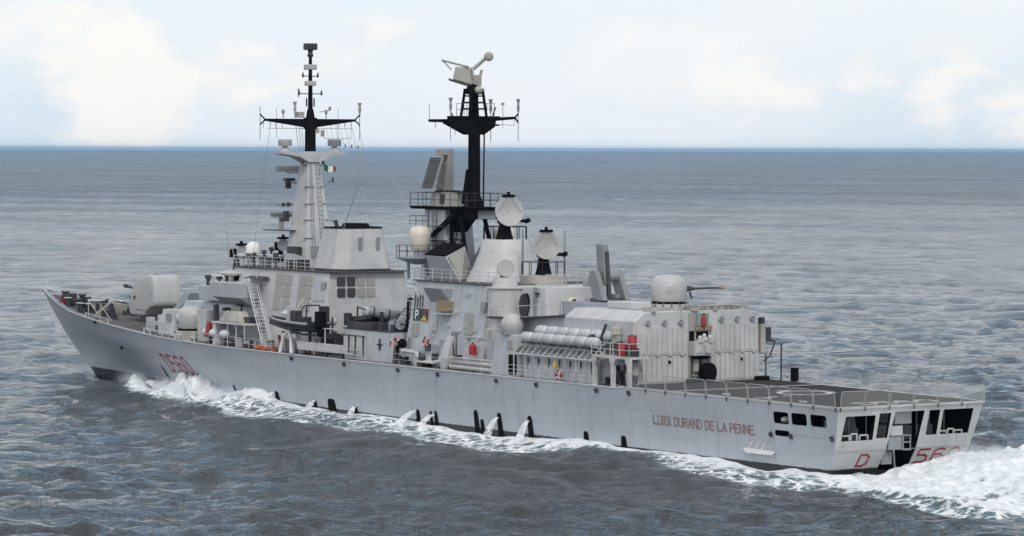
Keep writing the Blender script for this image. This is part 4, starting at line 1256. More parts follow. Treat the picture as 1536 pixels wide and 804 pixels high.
mb.loft(P4(60.2, 64.0, -1.7, -1.4), [17.9, 16.0, 16.0, 17.9], P4(60.2, 64.0, -1.7, -1.4), [18.4, 16.35, 16.35, 18.4])
mb.tube((61.2, -1.4, 16.2), (58.6, -1.6, 14.3), .06); mb.tube((61.2, -1.4, 14.3), (58.6, -1.6, 16.2), .06); mb.tube((61.4, -1.4, 15.9), (58.6, -1.6, 15.9), .06)
mb.build('tripod_leg', m_black, tw)
mb = MB()
for z in np.arange(13, 18.4, .45): mb.tube((63.2, -1.62, z), (63.8, -1.62, z), .03, n=5)
for s in (63.2, 63.8, 64.6): mb.tube((s, -1.64, 12.5), (s, -1.6, 18.4), .035, n=5)
mb.rect(61.4, 64.2, -2.1, -1.5, 15.7, 15.82); mb.rect(61.4, 64.0, -2.1, -1.5, 17.0, 17.06)
mb.build('tower_ladder', m_dark, tw)
MB().loft(P4(62.6, 65.2, -1.1, 1.1), 18.75, P4(62.8, 65.0, -1.0, 1.0), 20.0).build('antenna_pedestal', m_warm, tw)
mb = MB(); mb.rect(62.75, 63.5, -1.12, -1.02, 18.95, 19.85); mb.lathe((63.9, 0, 20.0), [(1.15, 0), (1.25, .12), (.9, .16)], 16); mb.rect(61.2, 63, .2, .9, 20.0, 20.1)
mb.build('pedestal_trim', m_dark, tw)
# flat array antenna: slotted face looks forward-port, tall wedge back
ar = MB()
fa = R(165)     # ship-frame heading of the array face (from forward)
def arp(a, b_, z):  # a along facing, b along width
    fx, fy = math.cos(R(-84)), math.sin(R(-84))
    return (64.8 + a * fx - b_ * fy, -0.2 + a * fy + b_ * fx, z)
vs = [arp(.1, -.75, 20.15), arp(.1, .75, 20.15), arp(-.9, .75, 20.15), arp(-.9, -.75, 20.15), arp(-.45, -.75, 23.75), arp(-.45, .75, 23.75), arp(-.9, .75, 23.75), arp(-.9, -.75, 23.75)]
ar.add(vs, [(0, 1, 2, 3), (4, 5, 6, 7), (0, 1, 5, 4), (1, 2, 6, 5), (2, 3, 7, 6), (3, 0, 4, 7)])
for z0, z1 in ((23.2, 23.75),):
    vs = [arp(.15, -.75, z0), arp(.15, .75, z0), arp(-.5, .75, z0), arp(-.5, -.75, z0), arp(.15, -.75, z1), arp(.15, .75, z1), arp(-.5, .75, z1), arp(-.5, -.75, z1)]
    ar.add(vs, [(0, 1, 2, 3), (4, 5, 6, 7), (0, 1, 5, 4), (1, 2, 6, 5), (2, 3, 7, 6), (3, 0, 4, 7)])
arr = ar.build('air_search_radar', m_warm, ship, bevel=.03)
def slab(a0, a1, z0, z1, b0, b1, th):
    return [arp(a0, b0, z0), arp(a0, b1, z0), arp(a0 - th, b1, z0 + .03), arp(a0 - th, b0, z0 + .03), arp(a1, b0, z1), arp(a1, b1, z1), arp(a1 - th, b1, z1 + .03), arp(a1 - th, b0, z1 + .03)]
BOXF = [(0, 1, 2, 3), (4, 5, 6, 7), (0, 1, 5, 4), (1, 2, 6, 5), (2, 3, 7, 6), (3, 0, 4, 7)]
MB().add(slab(1.35, .45, 20.25, 23.1, -1.15, 1.15, .22), BOXF).build('array_face', m_grid, arr)
mb = MB()
for k in range(15):
    z0 = 20.35 + k * .183
    a0 = lerp(1.35, .45, (z0 - 20.25) / 2.85) + .06; a1 = lerp(1.35, .45, (z0 + .09 - 20.25) / 2.85) + .06
    mb.add(slab(a0, a1, z0, z0 + .095, -1.08, 1.08, .09), BOXF)
mb.build('array_slot', m_arr, arr)
mb = MB()
for b_ in (-.6, .6): mb.tube(arp(.2, b_, 20.4), arp(1.1, b_, 20.7), .07); mb.tube(arp(-.1, b_, 22.4), arp(.5, b_, 22.7), .07)
mb.build('array_strut', m_warm, arr)
# ================================================================ MAINMAST
mm_ = MB().lathe((59.6, 0, 18.75), [(.9, 0), (.82, .4), (.54, 1.0), (.52, 6.6), (.38, 6.7), (.38, 7.6)], 14).build('mainmast', m_black, ship)
mb = MB()
mb.loft(P4(60.0, 60.9, -.5, .0), 19.0, P4(59.9, 60.15, -.5, .0), 22.0); mb.tube((59.0, -.75, 18.8), (59.2, -.62, 25.5), .06); mb.tube((60.4, -.7, 18.8), (61.6, -1.3, 13), .05)
mb.tube((58.9, .5, 19.0), (58.9, .6, 26.5), .07)
mb.build('mast_trunking', m_black, mm_)
mb = MB().ext_s([(-2.4, 26.35), (-2.9, 26.0), (-.75, 25.0), (.75, 25.0), (1.9, 25.7), (2.0, 26.3), (2.4, 26.4), (2.4, 26.62), (-2.4, 26.62)], 59.2, 60.2)
for sg, y1 in ((-1, 4.55), (1, 4.3)):
    mb.tube((59.7, sg * 2.0, 26.35 if sg > 0 else 26.2), (59.7, sg * y1, 26.5 if sg > 0 else 26.2), .16, .12, 8)
mb.tube((59.7, 4.25, 26.5), (59.7, 4.6, 26.85), .08); mb.tube((59.7, 4.25, 26.5), (59.7, 4.6, 26.1), .08)
mb.tube((59.7, 1.5, 25.9), (59.7, 2.6, 25.85), .08); mb.tube((59.7, -2.0, 26.4), (59.7, -2.3, 26.9), .06); mb.tube((59.7, 1.9, 26.5), (59.7, 2.25, 27.4), .06)
mb.build('yardarm', m_black, mm_)
mb = MB()
for y, z in ((-2.35, 27.0), (1.75, 26.9), (4.6, 26.95)):
    mb.tube((59.7, y, z - 2.5), (59.7, y, z + .1), .035, n=5)
    mb.lathe((59.7, y, z), [(.07, 0), (.14, .5), (.09, .8), (.19, 1.2)], 10)
mb.tube((59.7, -4.5, 26.2), (59.7, -4.5, 27.7), .03, n=5); mb.tube((59.7, 3.0, 26.5), (59.7, 3.0, 27.8), .03, n=5); mb.box(59.7, 3.0, 27.6, .15, .25, .2)
for y in (-3.9, -1.9): mb.tube((59.7, y, 25.0 if y > -3 else 25.5), (59.7, y, 26.3), .03, n=5)
mb.tube((59.7, 2.6, 25.9), (59.7, 4.2, 25.85), .025, n=5); mb.tube((59.7, 4.2, 25.85), (59.7, 4.2, 26.4), .025, n=5); mb.tube((59.7, 3.0, 25.6), (59.7, 3.0, 26.4), .025, n=5)
mb.build('rod_antenna', m_mid, mm_)
railing([(59.2, -1.3, 26.62), (60.4, -1.3, 26.62), (60.4, 1.8, 26.62), (59.2, 1.8, 26.62)], mm_, 1.1, 1.0, 2, .02, m_dark)
# lattice head
mb = MB()
for s, y in ((59.0, -.75), (60.4, -.75), (60.4, .75), (59.0, .75)):
    mb.tube((s, y * 1.15, 26.6), (lerp(s, 59.7, .25), y * .75, 29.0), .14, n=6)
for z in (27.2, 27.75, 28.3):
    t_ = (z - 26.6) / 2.4
    a_, b_ = lerp(.7, .52, t_), lerp(.86, .56, t_)
    mb.rect(59.7 - a_, 59.7 + a_, -b_, b_, z, z + .12)
mb.tube((59.7, 0, 26.6), (59.7, 0, 28.8), .42, n=8)
mb.lathe((59.7, 0, 28.5), [(.68, 0), (.72, .3), (.6, .65), (.3, .85), (.05, .9)], 16)
mb.build('mast_head', m_black, mm_)
MB().sphere((59.15, .12, 28.85), .42, 14, .85).build('mast_head_dome', m_warm, mm_, smooth=True)
# rotating surveillance antenna on top
rd = MB().lathe((59.9, -.25, 29.2), [(.28, 0), (.22, .5), (.5, .55), (.5, .8), (.3, .95)], 14).build('surveillance_radar', m_gun, mm_)
u_f = Vector((.55, -.835, 0)).normalized()         # reflector looks towards port bow
v_f = Vector((.835, .55, 0)).normalized()
def rp(a, b_, c): # along u, along v, up
    p = Vector((60.0, -.45, 30.2)) + u_f * a * 1.22 + v_f * b_ * 1.22 + Vector((0, 0, c * 1.22)); return tuple(p)
mb = MB()
for (c0, c1, a0, a1) in ((-.6, .6, .0, 1),):
    vs = [rp(-.35, -.5, -.75), rp(1.05, -.5, -.35), rp(1.05, .5, -.35), rp(-.35, .5, -.75), rp(-.3, -.4, .5), rp(.85, -.4, .58), rp(.85, .4, .58), rp(-.3, .4, .5)]
    mb.add(vs, BOXF)
mb.build('antenna_box', m_warm, rd, bevel=.12, seg=2)
mb = MB(); mb.add([rp(-.1, -.6, -.86), rp(1.3, -.6, -.42), rp(1.3, .6, -.42), rp(-.1, .6, -.86), rp(-.1, -.6, -.7), rp(1.35, -.6, -.25), rp(1.35, .6, -.25), rp(-.1, .6, -.7)], BOXF)
mb.build('antenna_lip', m_dark, rd)
mb = MB()
for b_ in (-.5, .5):
    mb.tube(rp(-.1, b_, .55), rp(1.75, b_ * .3, 1.0), .085); mb.tube(rp(1.75, b_ * .3, 1.0), rp(1.15, b_ * .4, .35), .06)
mb.tube(rp(1.78, -.3, 1.0), rp(1.78, .3, 1.0), .1)
mb.tube(rp(-.4, 0, .4), rp(-1.25, 0, 1.15), .17, .15)
mb.lathe(rp(-1.5, -.3, 1.3), [(.22, 0), (.4, .1), (.42, .6), (.3, .75)], 14, axis=(.835, .55, 0))

mb.tube(rp(-.3, -.6, .5), rp(-.55, -.6, -.5), .09); mb.tube(rp(-1.0, .3, .35), rp(-.7, .3, -.9), .12); mb.box(*rp(-.7, .1, -.8), .7, .7, .95, yaw=.6)
mb.build('antenna_frame', m_warm, rd)
# ================================================================ DIRECTOR CONE AND DECKHOUSES ABAFT
cn = MB().lathe((54.6, 0, 12.5), [(3.35, 0), (2.9, .8), (2.25, 2.4), (1.98, 3.5), (1.95, 3.55)], 40).build('director_cone', m_white, ship, smooth=True)
circ = [(54.6 + 1.9 * math.cos(a), 1.9 * math.sin(a), 16.05) for a in [2 * math.pi * k / 10 for k in range(11)]]
railing(circ, cn, 1.1, 1.1, 1, .03, m_black)
mb = MB(); mb.box(52.8, -.6, 13.9, .2, .4, .3); mb.build('cone_fitting', m_dark, cn)
full_dish(54.7, 0, 16.05, 1.28, R(193), cn, 1.35, 'fire_control_director', elev=.12)
d2 = MB().lathe((48.6, .0, 12.4), [(2.0, 0), (2.0, .75), (1.85, .8)], 30).build('director_base', m_warm, ship, smooth=True)
circ = [(48.6 + 1.9 * math.cos(a), 1.9 * math.sin(a), 13.2) for a in [2 * math.pi * k / 10 for k in range(11)]]
railing(circ, d2, 1.1, 1.1, 1, .03, m_dark)
full_dish(48.6, 0, 13.2, 1.18, R(200), d2, 1.5, 'fire_control_director', elev=.14, mat_=m_warm)
mb = MB(); mb.tube((50.6, -.8, 13.2), (50.6, -.8, 17.0), .12, .08, 6); mb.tube((47.2, 1.2, 13.2), (47.2, 1.2, 17.0), .1, .06, 6); mb.build('whip_antenna', m_mid, d2)
# aft deckhouse under the second director
dh = MB().loft([(41.6, -4.2), (50.2, -4.2), (50.2, 4.2), (41.6, 4.2)], 8.8, [(42.2, -4.0), (50.2, -4.0), (50.2, 4.0), (42.2, 4.0)], 12.4).build('director_deckhouse', m_white, ship, bevel=.05)
tt = MB().lathe((47.3, -4.5, 8.8), [(1.55, 0), (1.55, 3.4), (1.7, 3.42), (1.7, 3.52)], 30).build('signal_tower', m_white, dh, smooth=True)
g_ = MB().lathe((47.6, -4.5, 12.3), [(1.1, 0), (.95, .8)], 20).build('searchlight', m_white, tt, smooth=True)
mb = MB(); mb.lathe((47.4, -4.6, 13.9), [(.3, -.5), (.72, -.1), (.75, .2), (.7, .26), (.05, .2)], 20, axis=(-.8, -.3, 0)); mb.build('lamp_drum', m_gun, g_, smooth=True)
mb = MB(); mb.tube((48.0, -4.5, 13.0), (47.9, -4.5, 13.8), .2); mb.box(48.5, -4.2, 13.5, .6, .5, .35); mb.build('lamp_yoke', m_dark, g_)
# open oval door in the deckhouse side, door leaf folded aft
ov = [(.48 * math.cos(a), .98 * math.sin(a)) for a in [2 * math.pi * k / 20 for k in range(20)]]
dm = MB().ext_y([(44.9 + a, 10.9 + b_) for a, b_ in ov], -4.19, -4.05).build('doorway', m_black, dh)
MB().ext_s([(-4.75 + a * .9, 10.9 + b_) for a, b_ in ov], 44.25, 44.4).build('door', m_dark, dm)
mb = MB(); mb.rect(43.3, 43.75, -4.16, -4.05, 9.0, 12.4); mb.build('wall_stiffener', m_mid, dh)
MB().lathe((41.85, -1.6, 11.1), [(.5, 0), (.5, .12), (.42, .2)], 20, axis=(-1, 0, 0)).build('wall_loudspeaker', m_radome, dh)
mb = MB(); mb.box(41.6, -1.55, 11.25, .1, .3, .2); mb.build('loudspeaker_mouth', m_dark, dh)
mb = MB()
for s, y in ((43.5, 2.4), (42.9, .6)): mb.lathe((s, y, 12.4), [(.4, 0), (.4, .6), (.25, .9)], 10)
mb.rect(43.0, 44.4, 2.6, 3.8, 12.4, 13.2); mb.build('roof_instrument', m_mid, dh)
railing([(42.3, -3.9, 12.4), (42.3, 3.9, 12.4), (50, 3.9, 12.4)], dh, 1.1, 1.5, 2, .02)
mb = MB()
for s, y, z in ((46, -4.1, 11.9), (43.2, -4.1, 11.8), (42.1, 1, 11.7)): mb.box(s, y, z, .3, .4, .2)
mb.build('deck_light', m_dark, dh)
# ================================================================ MIDSHIPS GAP: MISSILE LAUNCHERS
lh = MB().loft([(62.6, -6.5), (71.0, -6.5), (73.4, -5.2), (73.4, 5.2), (71.0, 6.5), (62.6, 6.5)], 5.15, [(62.6, -6.4), (70.9, -6.4), (73.2, -5.1), (73.2, 5.1), (70.9, 6.4), (62.6, 6.4)], 7.85).build('launcher_deckhouse', m_ship, ship, bevel=.05)
MB().loft(P4(62.6, 71.2, -6.45, 6.45), 7.85, P4(62.6, 71.2, -6.45, 6.45), 7.93).build('launcher_deck', m_dark, lh)
mb = MB()
for s in (70.6, 69.4, 68.2, 66.4): mb.rect(s - .5, s + .3, -6.53, -6.46, 5.5, 7.2)
mb.build('locker_door', m_white, lh)
mb = MB()
for s in (70.05, 68.9, 67.5): mb.rect(s - .03, s + .03, -6.56, -6.46, 5.5, 7.3)
mb.rect(67.3, 71, -6.55, -6.46, 7.28, 7.34); mb.rect(64.6, 64.75, -6.56, -6.46, 6.2, 7.2); mb.rect(64.3, 65.1, -6.56, -6.46, 6.65, 6.78)
mb.build('door_trim', m_dark, lh)
def missile(name, base, ang, elev, n_side):
    g_ = MB()
    s, y, z = base
    g_.loft([(s - 2.2, y - 1.2), (s + 2.2, y - 1.2), (s + 2.2, y + 1.2), (s - 2.2, y + 1.2)], z, [(s - 1.7, y - 1.0), (s + 1.7, y - 1.0), (s + 1.7, y + 1.0), (s - 1.7, y + 1.0)], z + .75)
    g_ = g_.build(name, m_mid, ship)
    d = Vector((math.cos(ang) * math.cos(elev), math.sin(ang) * math.cos(elev), math.sin(elev)))
    sd_ = Vector((-math.sin(ang), math.cos(ang), 0)); upv = sd_.cross(d) * -1
    if upv.z < 0: upv = -upv
    for r_ in range(n_side):
        for c_ in (-.5, .5):
            p = Vector((s, y, z + .95)) + sd_ * c_ * 1.05 + upv * (r_ * 1.05)
            mb = MB()
            p0, p1 = p - d * 2.6, p + d * 2.8
            mb.lathe(p0, [(.44, 0), (.46, .05), (.46, 5.2), (.5, 5.22), (.5, 5.38), (.47, 5.42)], 18, axis=d)
            t_ = mb.build('launch_tube', m_mid, g_, smooth=True)
            mb = MB()
            for q in (.6, 2.0, 3.4, 4.8): mb.lathe(p0 + d * q, [(.49, 0), (.49, .14)], 16, axis=d)
            mb.build('tube_band', m_dark, t_)
            MB().lathe(p1, [(.47, 0), (.4, .12), (.02, .16)], 18, axis=d).build('tube_cap', m_ship, t_, smooth=True)
    mb = MB()
    for q in (-1.6, 0, 1.6):
        p = Vector((s, y, z + .2)) + d * q
        mb.box(p.x, p.y, p.z, .3, 2.3, .9, yaw=ang)
    mb.build('launcher_cradle', m_dark, g_)
    return g_
missile('missile_launcher', (64.4, -3.6, 7.95), R(38), R(9), 1)
missile('missile_launcher', (69.6, -1.8, 7.95), R(-70), R(9), 1)
missile('missile_launcher', (68.8, 3.0, 7.95), R(70), R(10), 2)
mb = MB()
mb.rect(70.2, 73.0, -4.4, -1.6, 7.93, 8.2); mb.rect(71.6, 72.6, -3.6, -2.6, 8.2, 9.2); mb.tube((72.8, -4.0, 8.0), (72.8, -4.0, 9.7), .08); mb.tube((72.8, -4.0, 9.6), (69.6, -4.6, 9.4), .07); mb.rect(72.4, 73.0, -5.3, -4.8, 8, 9.1); mb.box(70.4, -2.8, 8.6, 2.8, .5, .45, yaw=.5, pitch=.25)
for s in (63.2, 65.2, 67.0, 68.6): mb.rect(s, s + .5, -6.0, -5.3, 7.95, 8.5)
mb.rect(66.2, 66.8, -1.0, -.5, 7.95, 10.2); mb.tube((69.3, -.6, 7.9), (69.3, -.6, 10.6), .05); mb.rect(69.1, 69.5, -.8, -.4, 10.3, 10.5)
mb.rect(75.4, 76.0, -6.0, -5.4, 7.2, 9.6); mb.rect(73.8, 75.3, -6.6, -5.2, 6.8, 7.2); mb.tube((74.0, -5.6, 5.2), (74.0, -5.6, 7.4), .16); mb.tube((75.2, -5.2, 5.2), (75.2, -5.2, 8.6), .1)
mb.rect(74, 77.4, -4.6, -2.0, 5.3, 7.0)
mb.rect(66.6, 70.6, -6.2, -4.9, 7.95, 8.5); mb.rect(70.9, 71.2, -6.0, -3.0, 7.95, 8.9); mb.box(69.8, -5.4, 8.6, 2.6, .6, .35, pitch=.12)
mb.build('launcher_machinery', m_dark, lh)
MB().sphere((75.6, -4.97, 8.2), .38, 12).build('deck_float', m_white, lh, smooth=True)
mb = MB()
mb.tube((76.4, -6.4, 5.2), (76.4, -6.4, 7.6), .07); mb.tube((73.9, -6.7, 5.2), (73.9, -6.7, 7.7), .06); mb.path([(76.4, -6.4, 7.6), (73.9, -6.7, 7.7), (71, -6.6, 7.75)], .05)
mb.build('awning_rail', m_white, lh)
# life ring on launcher house etc. are separate things (below)
# stowed gangway along the deck edge
gw = MB()
gw.loft(P4(68.6, 77.4, -7.62, -7.5), 5.75, P4(68.6, 77.4, -7.62, -7.5), 6.45)
gw.loft(P4(68.6, 77.4, -7.5, -6.9), 5.7, P4(68.6, 77.4, -7.5, -6.9), 5.78)
for k in range(23): gw.rect(68.7 + k * .38, 68.78 + k * .38, -7.68, -7.61, 5.7, 6.48)
gang = gw.build('accommodation_ladder', m_white, ship)
mb = MB()
for s in (69.5, 72.5, 76.3): mb.rect(s - .1, s + .1, -7.5, -7.3, 5.2, 5.75)
mb.build('ladder_bracket', m_dark, gang)
# boat davit frame
dv = MB()
for s, y in ((81.0, -7.35), (78.9, -7.35)):
    dv.path([(s, y, 5.25), (lerp(s, 79.95, .35), y + .15, 6.7), (79.95, y + .3, 7.25)], .17, 8)
for s in (80.6, 79.2):
    dv.tube((s, -5.7, 5.2), (79.95, -6.2, 7.2), .13)
dv.tube((79.95, -7.1, 7.2), (79.95, -5.4, 7.35), .2, n=8)
dv = dv.build('boat_davit', m_fwhite, ship, smooth=True)
mb = MB()
mb.rect(78.4, 81.4, -7.0, -6.6, 7.0, 7.14); mb.tube((78.6, -5.6, 5.2), (78.6, -5.6, 7.6), .16); mb.tube((75.8, -5.9, 5.2), (75.8, -5.9, 7.4), .16)
mb.rect(74.6, 78.4, -6.7, -5.8, 6.9, 7.05)
mb.build('boat_cradle', m_dark, dv)
# ================================================================ HANGAR
HS = 26.65
hg = MB().ext_s([(-6.25, 5.3), (-5.9, 10.35), (-4.9, 11.05), (5.0, 11.1), (6.0, 10.35), (6.3, 5.3)], HS, 36.5).build('hangar', m_white, ship, bevel=.04)
h2 = MB().loft([(36.4, -5.6), (47.3, -5.6), (47.3, 5.9), (36.4, 5.9)], 5.15, [(36.4, -5.35), (47.2, -4.7), (47.2, 5.4), (36.4, 5.6)], [10.4, 9.7, 9.7, 10.4]).build('workshop_deckhouse', m_ship, hg, bevel=.04)
# port wall tone and sloping roof shoulder
MB().add([(27.0, -6.24, 5.6), (36.4, -6.24, 5.6), (36.4, -5.93, 10.3), (27.0, -5.93, 10.3)], [(0, 1, 2, 3)]).build('side_plating', m_ship, hg)
# roof walkway with dark edge
mb = MB().loft([(36.0, -5.4), (47.6, -6.2), (47.6, 5), (36.0, 5)], [10.35, 9.75, 9.75, 10.35], [(36.0, -5.4), (47.6, -6.2), (47.6, 5), (36.0, 5)], [10.42, 9.85, 9.85, 10.42])
mb.build('roof_walkway', m_mid, h2)
MB().path([(36.2, -5.45, 10.45), (43.2, -6.05, 9.95), (47.6, -6.2, 9.85)], .08).build('walkway_edge', m_dark, h2)
railing([(37.6, -5.5, 10.4), (43.4, -6.0, 9.95), (47.4, -6.2, 9.85)], h2, .95, 2.1, 1, .03)
def ext_door(y0, y1, z0, z1, z2, name='hangar_door'):
    """two-leaf ribbed door on the aft face"""
    d_ = MB().rect(HS - .1, HS + .06, y0, y1, z0, z2).build(name, m_white, hg)
    for za, zb, top in ((z0 + .12, (z0 + z2) / 2 - .12, 0), ((z0 + z2) / 2 + .12, z2 - .12, 1)):
        mb = MB()
        n_ = 9
        c = .45
        pr = [(y0 + .22, za), (y1 - .22, za), (y1 - .22, zb - c), (y1 - .6, zb), (y0 + .6 if top else y0 + .22, zb)] + ([(y0 + .22, zb - c)] if top else [])
        mb.ext_s(pr, HS - .14, HS - .08)
        p_ = mb.build('door_leaf', m_white, d_)
        mb = MB()
        for k in range(n_):
            y = lerp(y0 + .42, y1 - .42, k / (n_ - 1))
            h_ = zb - (c if (k == n_ - 1 or (top and k == 0)) else .1)
            mb.rect(HS - .24, HS - .13, y - .025, y + .025, za + .08, h_)
        mb.build('door_rib', m_white, p_)
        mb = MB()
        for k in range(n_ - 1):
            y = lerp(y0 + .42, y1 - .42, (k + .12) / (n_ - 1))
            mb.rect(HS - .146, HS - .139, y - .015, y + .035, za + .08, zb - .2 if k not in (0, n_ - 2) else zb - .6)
        mb.build('rib_shadow', m_panel, p_)  # darker strip beside each rib: the rib's shadow put into colour
    mb = MB()
    zm = (z0 + z2) / 2
    mb.rect(HS - .2, HS - .08, y0 + .1, y1 - .1, zm - .06, zm + .06)
    for k in range(4):
        y = lerp(y0 + .8, y1 - .5, k / 3); mb.rect(HS - .27, HS - .1, y - .16, y + .16, zm - .13, zm + .13)
    mb.build('door_hinge', m_gun, d_)
    mb = MB()
    for k in range(3):
        y = lerp(y0 + 1.0, y1 - .6, k / 2); mb.rect(HS - .35, HS - .05, y - .2, y + .2, z2 + .08, z2 + .2); mb.rect(HS - .35, HS - .1, y - .06, y + .1, z2 + .2, z2 + .42)
    mb.build('door_actuator', m_mid, d_)
    MB().lathe((HS - .13, y1 - 1.7, (z0 + zm) / 2 + .5), [(.13, 0), (.13, .12)], 10, axis=(-1, 0, 0)).build('door_port', m_black, d_)
    return d_
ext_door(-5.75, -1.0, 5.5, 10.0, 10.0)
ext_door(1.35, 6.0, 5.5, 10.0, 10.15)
# centre bay: control window, sign board, lamps, hose drum
mb = MB(); mb.rect(HS - .12, HS + .05, -.75, 1.15, 5.45, 10.9); mb.build('bay_wall', m_panel, hg)
bay = MB().rect(HS - .9, HS - .1, -.8, 1.1, 7.6, 8.7).build('control_cabin', m_gun, hg)
mb = MB(); mb.rect(HS - .16, HS - .1, -.1, 1.05, 8.75, 9.45); mb.rect(HS - .16, HS - .1, -.75, -.3, 8.6, 9.5); mb.rect(HS - .6, HS - .1, -.6, .9, 7.3, 7.5)
mb.build('cabin_window', m_black, bay)
mb = MB(); mb.rect(HS - .3, HS - .14, -.25, 1.35, 9.55, 9.85); mb.build('sign_board', m_brown, bay)
mb = MB(); mb.rect(HS - .3, HS - .1, -.15, 1.0, 9.9, 10.85); mb.build('float_rack', m_mid, bay)
mb = MB()
for y, z in ((.2, 8.75), (-.2, 8.6), (.75, 8.6)): mb.rect(HS - 1.0, HS - .6, y - .2, y + .2, z, z + .3); mb.sphere((HS - .8, y, z + .4), .17, 8)
mb.rect(HS - 1.1, HS - .9, .2, .7, 7.8, 8.4); mb.rect(HS - .95, HS - .9, -.7, -.1, 7.8, 8.4)
mb.build('deck_light', m_white, bay)
mb = MB()
mb.path([(HS - .25, -.6, 7.5), (HS - .25, -.6, 5.9), (HS - .3, .1, 5.8)], .05); mb.path([(HS - .25, .3, 7.6), (HS - .3, .35, 6.4)], .1); mb.path([(HS - .25, .8, 7.3), (HS - .3, 1.1, 6.9), (HS - .3, 1.1, 5.8)], .05); mb.rect(HS - .3, HS - .1, -.1, .2, 6.3, 7.4); mb.rect(HS - .4, HS - .1, -1.0, .3, 5.44, 5.75)
mb.build('bay_pipe', m_dark, bay)
MB().rect(HS - .35, HS - .12, -.45, .0, 6.3, 7.35).build('bay_locker', m_beige, bay)
tag(MB().lathe((HS - .55, .75, 6.2), [(.2, -.28), (.78, -.27), (.78, -.2), (.35, -.2), (.35, .2), (.78, .2), (.78, .27), (.2, .28)], 22, axis=(-1, .2, 0)).build('hose_drum', m_black, hg))
MB().rect(HS - .1, HS + .4, 6.3, 6.75, 7.6, 9.9).build('side_light_column', m_beige, hg)
mb = MB(); mb.path([(HS + .1, 6.9, 8.9), (HS - .2, 7.6, 8.4), (HS - .1, 7.2, 7.3), (HS, 6.6, 6.9)], .07); mb.rect(HS - .1, HS + .5, 6.75, 7.3, 8.5, 9.6); mb.rect(HS - .05, HS + .3, 6.3, 6.7, 9.9, 10.4); mb.rect(HS, HS + .2, 6.7, 7.8, 8.45, 8.55)
mb.tube((25.2, 7.3, 5.4), (25.2, 7.3, 8.4), .07); mb.tube((26.3, 6.6, 5.4), (26.3, 6.6, 7.5), .06)
mb.build('side_pipe', m_dark, hg)
mb = MB(); mb.rect(25.8, 26.5, 5.6, 6.6, 5.44, 5.75); mb.rect(23.3, 23.9, 7.25, 7.6, 5.44, 6.5); mb.rect(26.0, 26.6, -1.2, .2, 5.44, 5.6)
mb.build('tie_down_locker', m_black, hg)
# roof: nets, box, gun
mb = MB()
rnd = random.Random(5)
for i in range(44):
    s = lerp(HS + .1, 30.5, rnd.random()); y = rnd.uniform(-4.4, 4.8)
    mb.box(s, y, 11.05, rnd.uniform(.2, .9), rnd.uniform(.2, .9), rnd.uniform(.08, .3), yaw=rnd.uniform(0, 3))
mb.build('roof_gear', m_warm, hg)
mb = MB()
for i in range(10):
    y = lerp(-.6, 4.9, i / 9)
    mb.tube((HS + .05, y, 11.05), (HS + .05, y + .2, 11.45 + .1 * math.sin(i * 2.3)), .04, n=5)
    mb.tube((HS + .1, y, 11.4), (HS + 1.5, y + .5, 11.3 + .1 * math.sin(i)), .05, n=5)
mb.path([(HS, -.8, 11.5), (HS, 1.5, 11.42), (HS, 3.2, 11.5), (HS, 5.0, 11.3)], .07)
mb.build('folded_net', m_beige, hg)
MB().rect(30.8, 34.4, -3.2, -1.4, 11.08, 11.62).build('roof_locker', m_white, hg, bevel=.05)
MB().rect(31.0, 34.2, -3.0, -1.6, 11.02, 11.1).build('locker_skid', m_dark, hg)
rg = medium_gun(31.2, .55, 10.9, R(116), True, elev=.03, base_h=.55, bl=3.3)
mb = MB()
for a in np.arange(0, 6.28, .45): mb.tube((31.2 + 1.9 * math.cos(a), .55 + 1.9 * math.sin(a), 10.95), (31.2 + 1.35 * math.cos(a), .55 + 1.35 * math.sin(a), 11.55), .08)
mb.build('mount_brace', m_dark, rg)
# ---- twin arm missile launcher on a low magazine house
mg = MB().loft([(35.2, -2.9), (45.0, -2.9), (45.0, 3.5), (35.2, 3.5)], 10.2, [(35.5, -2.6), (44.8, -2.6), (44.8, 3.3), (35.5, 3.3)], 11.3).build('magazine_house', m_mid, ship, bevel=.05)
MB().loft(P4(44.6, 45.6, -2.9, -2.5), 9.8, P4(43.9, 44.6, -2.9, -2.5), 11.2).build('house_ladder', m_dark, mg)
al = MB().lathe((39.6, .4, 11.3), [(1.5, 0), (1.4, .25), (.9, .3)], 20).build('arm_launcher', m_dark, mg)
def arm(y0, y1, s_off):
    return [(39.7 + s_off, 11.4), (38.2 + s_off, 11.4), (38.9 + s_off, 12.8), (39.4 + s_off, 13.7), (39.8 + s_off, 13.95), (40.3 + s_off, 13.85), (40.55 + s_off, 13.2)]
MB().ext_y(arm(0, 0, 0), -.95, -.45).build('launcher_arm', m_arm, al, bevel=.08)
MB().ext_y(arm(0, 0, -.1), 1.25, 1.75).build('launcher_arm', m_arm, al, bevel=.08)
MB().loft(P4(39.2, 40.3, -.15, .35), 12.6, P4(39.5, 40.5, -.2, .4), 16.0).build('launch_rail', m_arm, al, bevel=.05)
MB().loft(P4(38.95, 39.2, -.0, .35), 11.6, P4(39.3, 39.5, -.0, .3), 15.4).build('rail_groove', m_dkpanel, al)
mb = MB(); mb.lathe((39.7, .3, 13.4), [(.5, 0), (.5, 1.0)], 14, axis=(0, 1, 0)); mb.box(39.5, .9, 11.5, 1.2, .5, .4)
mb.build('arm_pivot', m_mid, al)
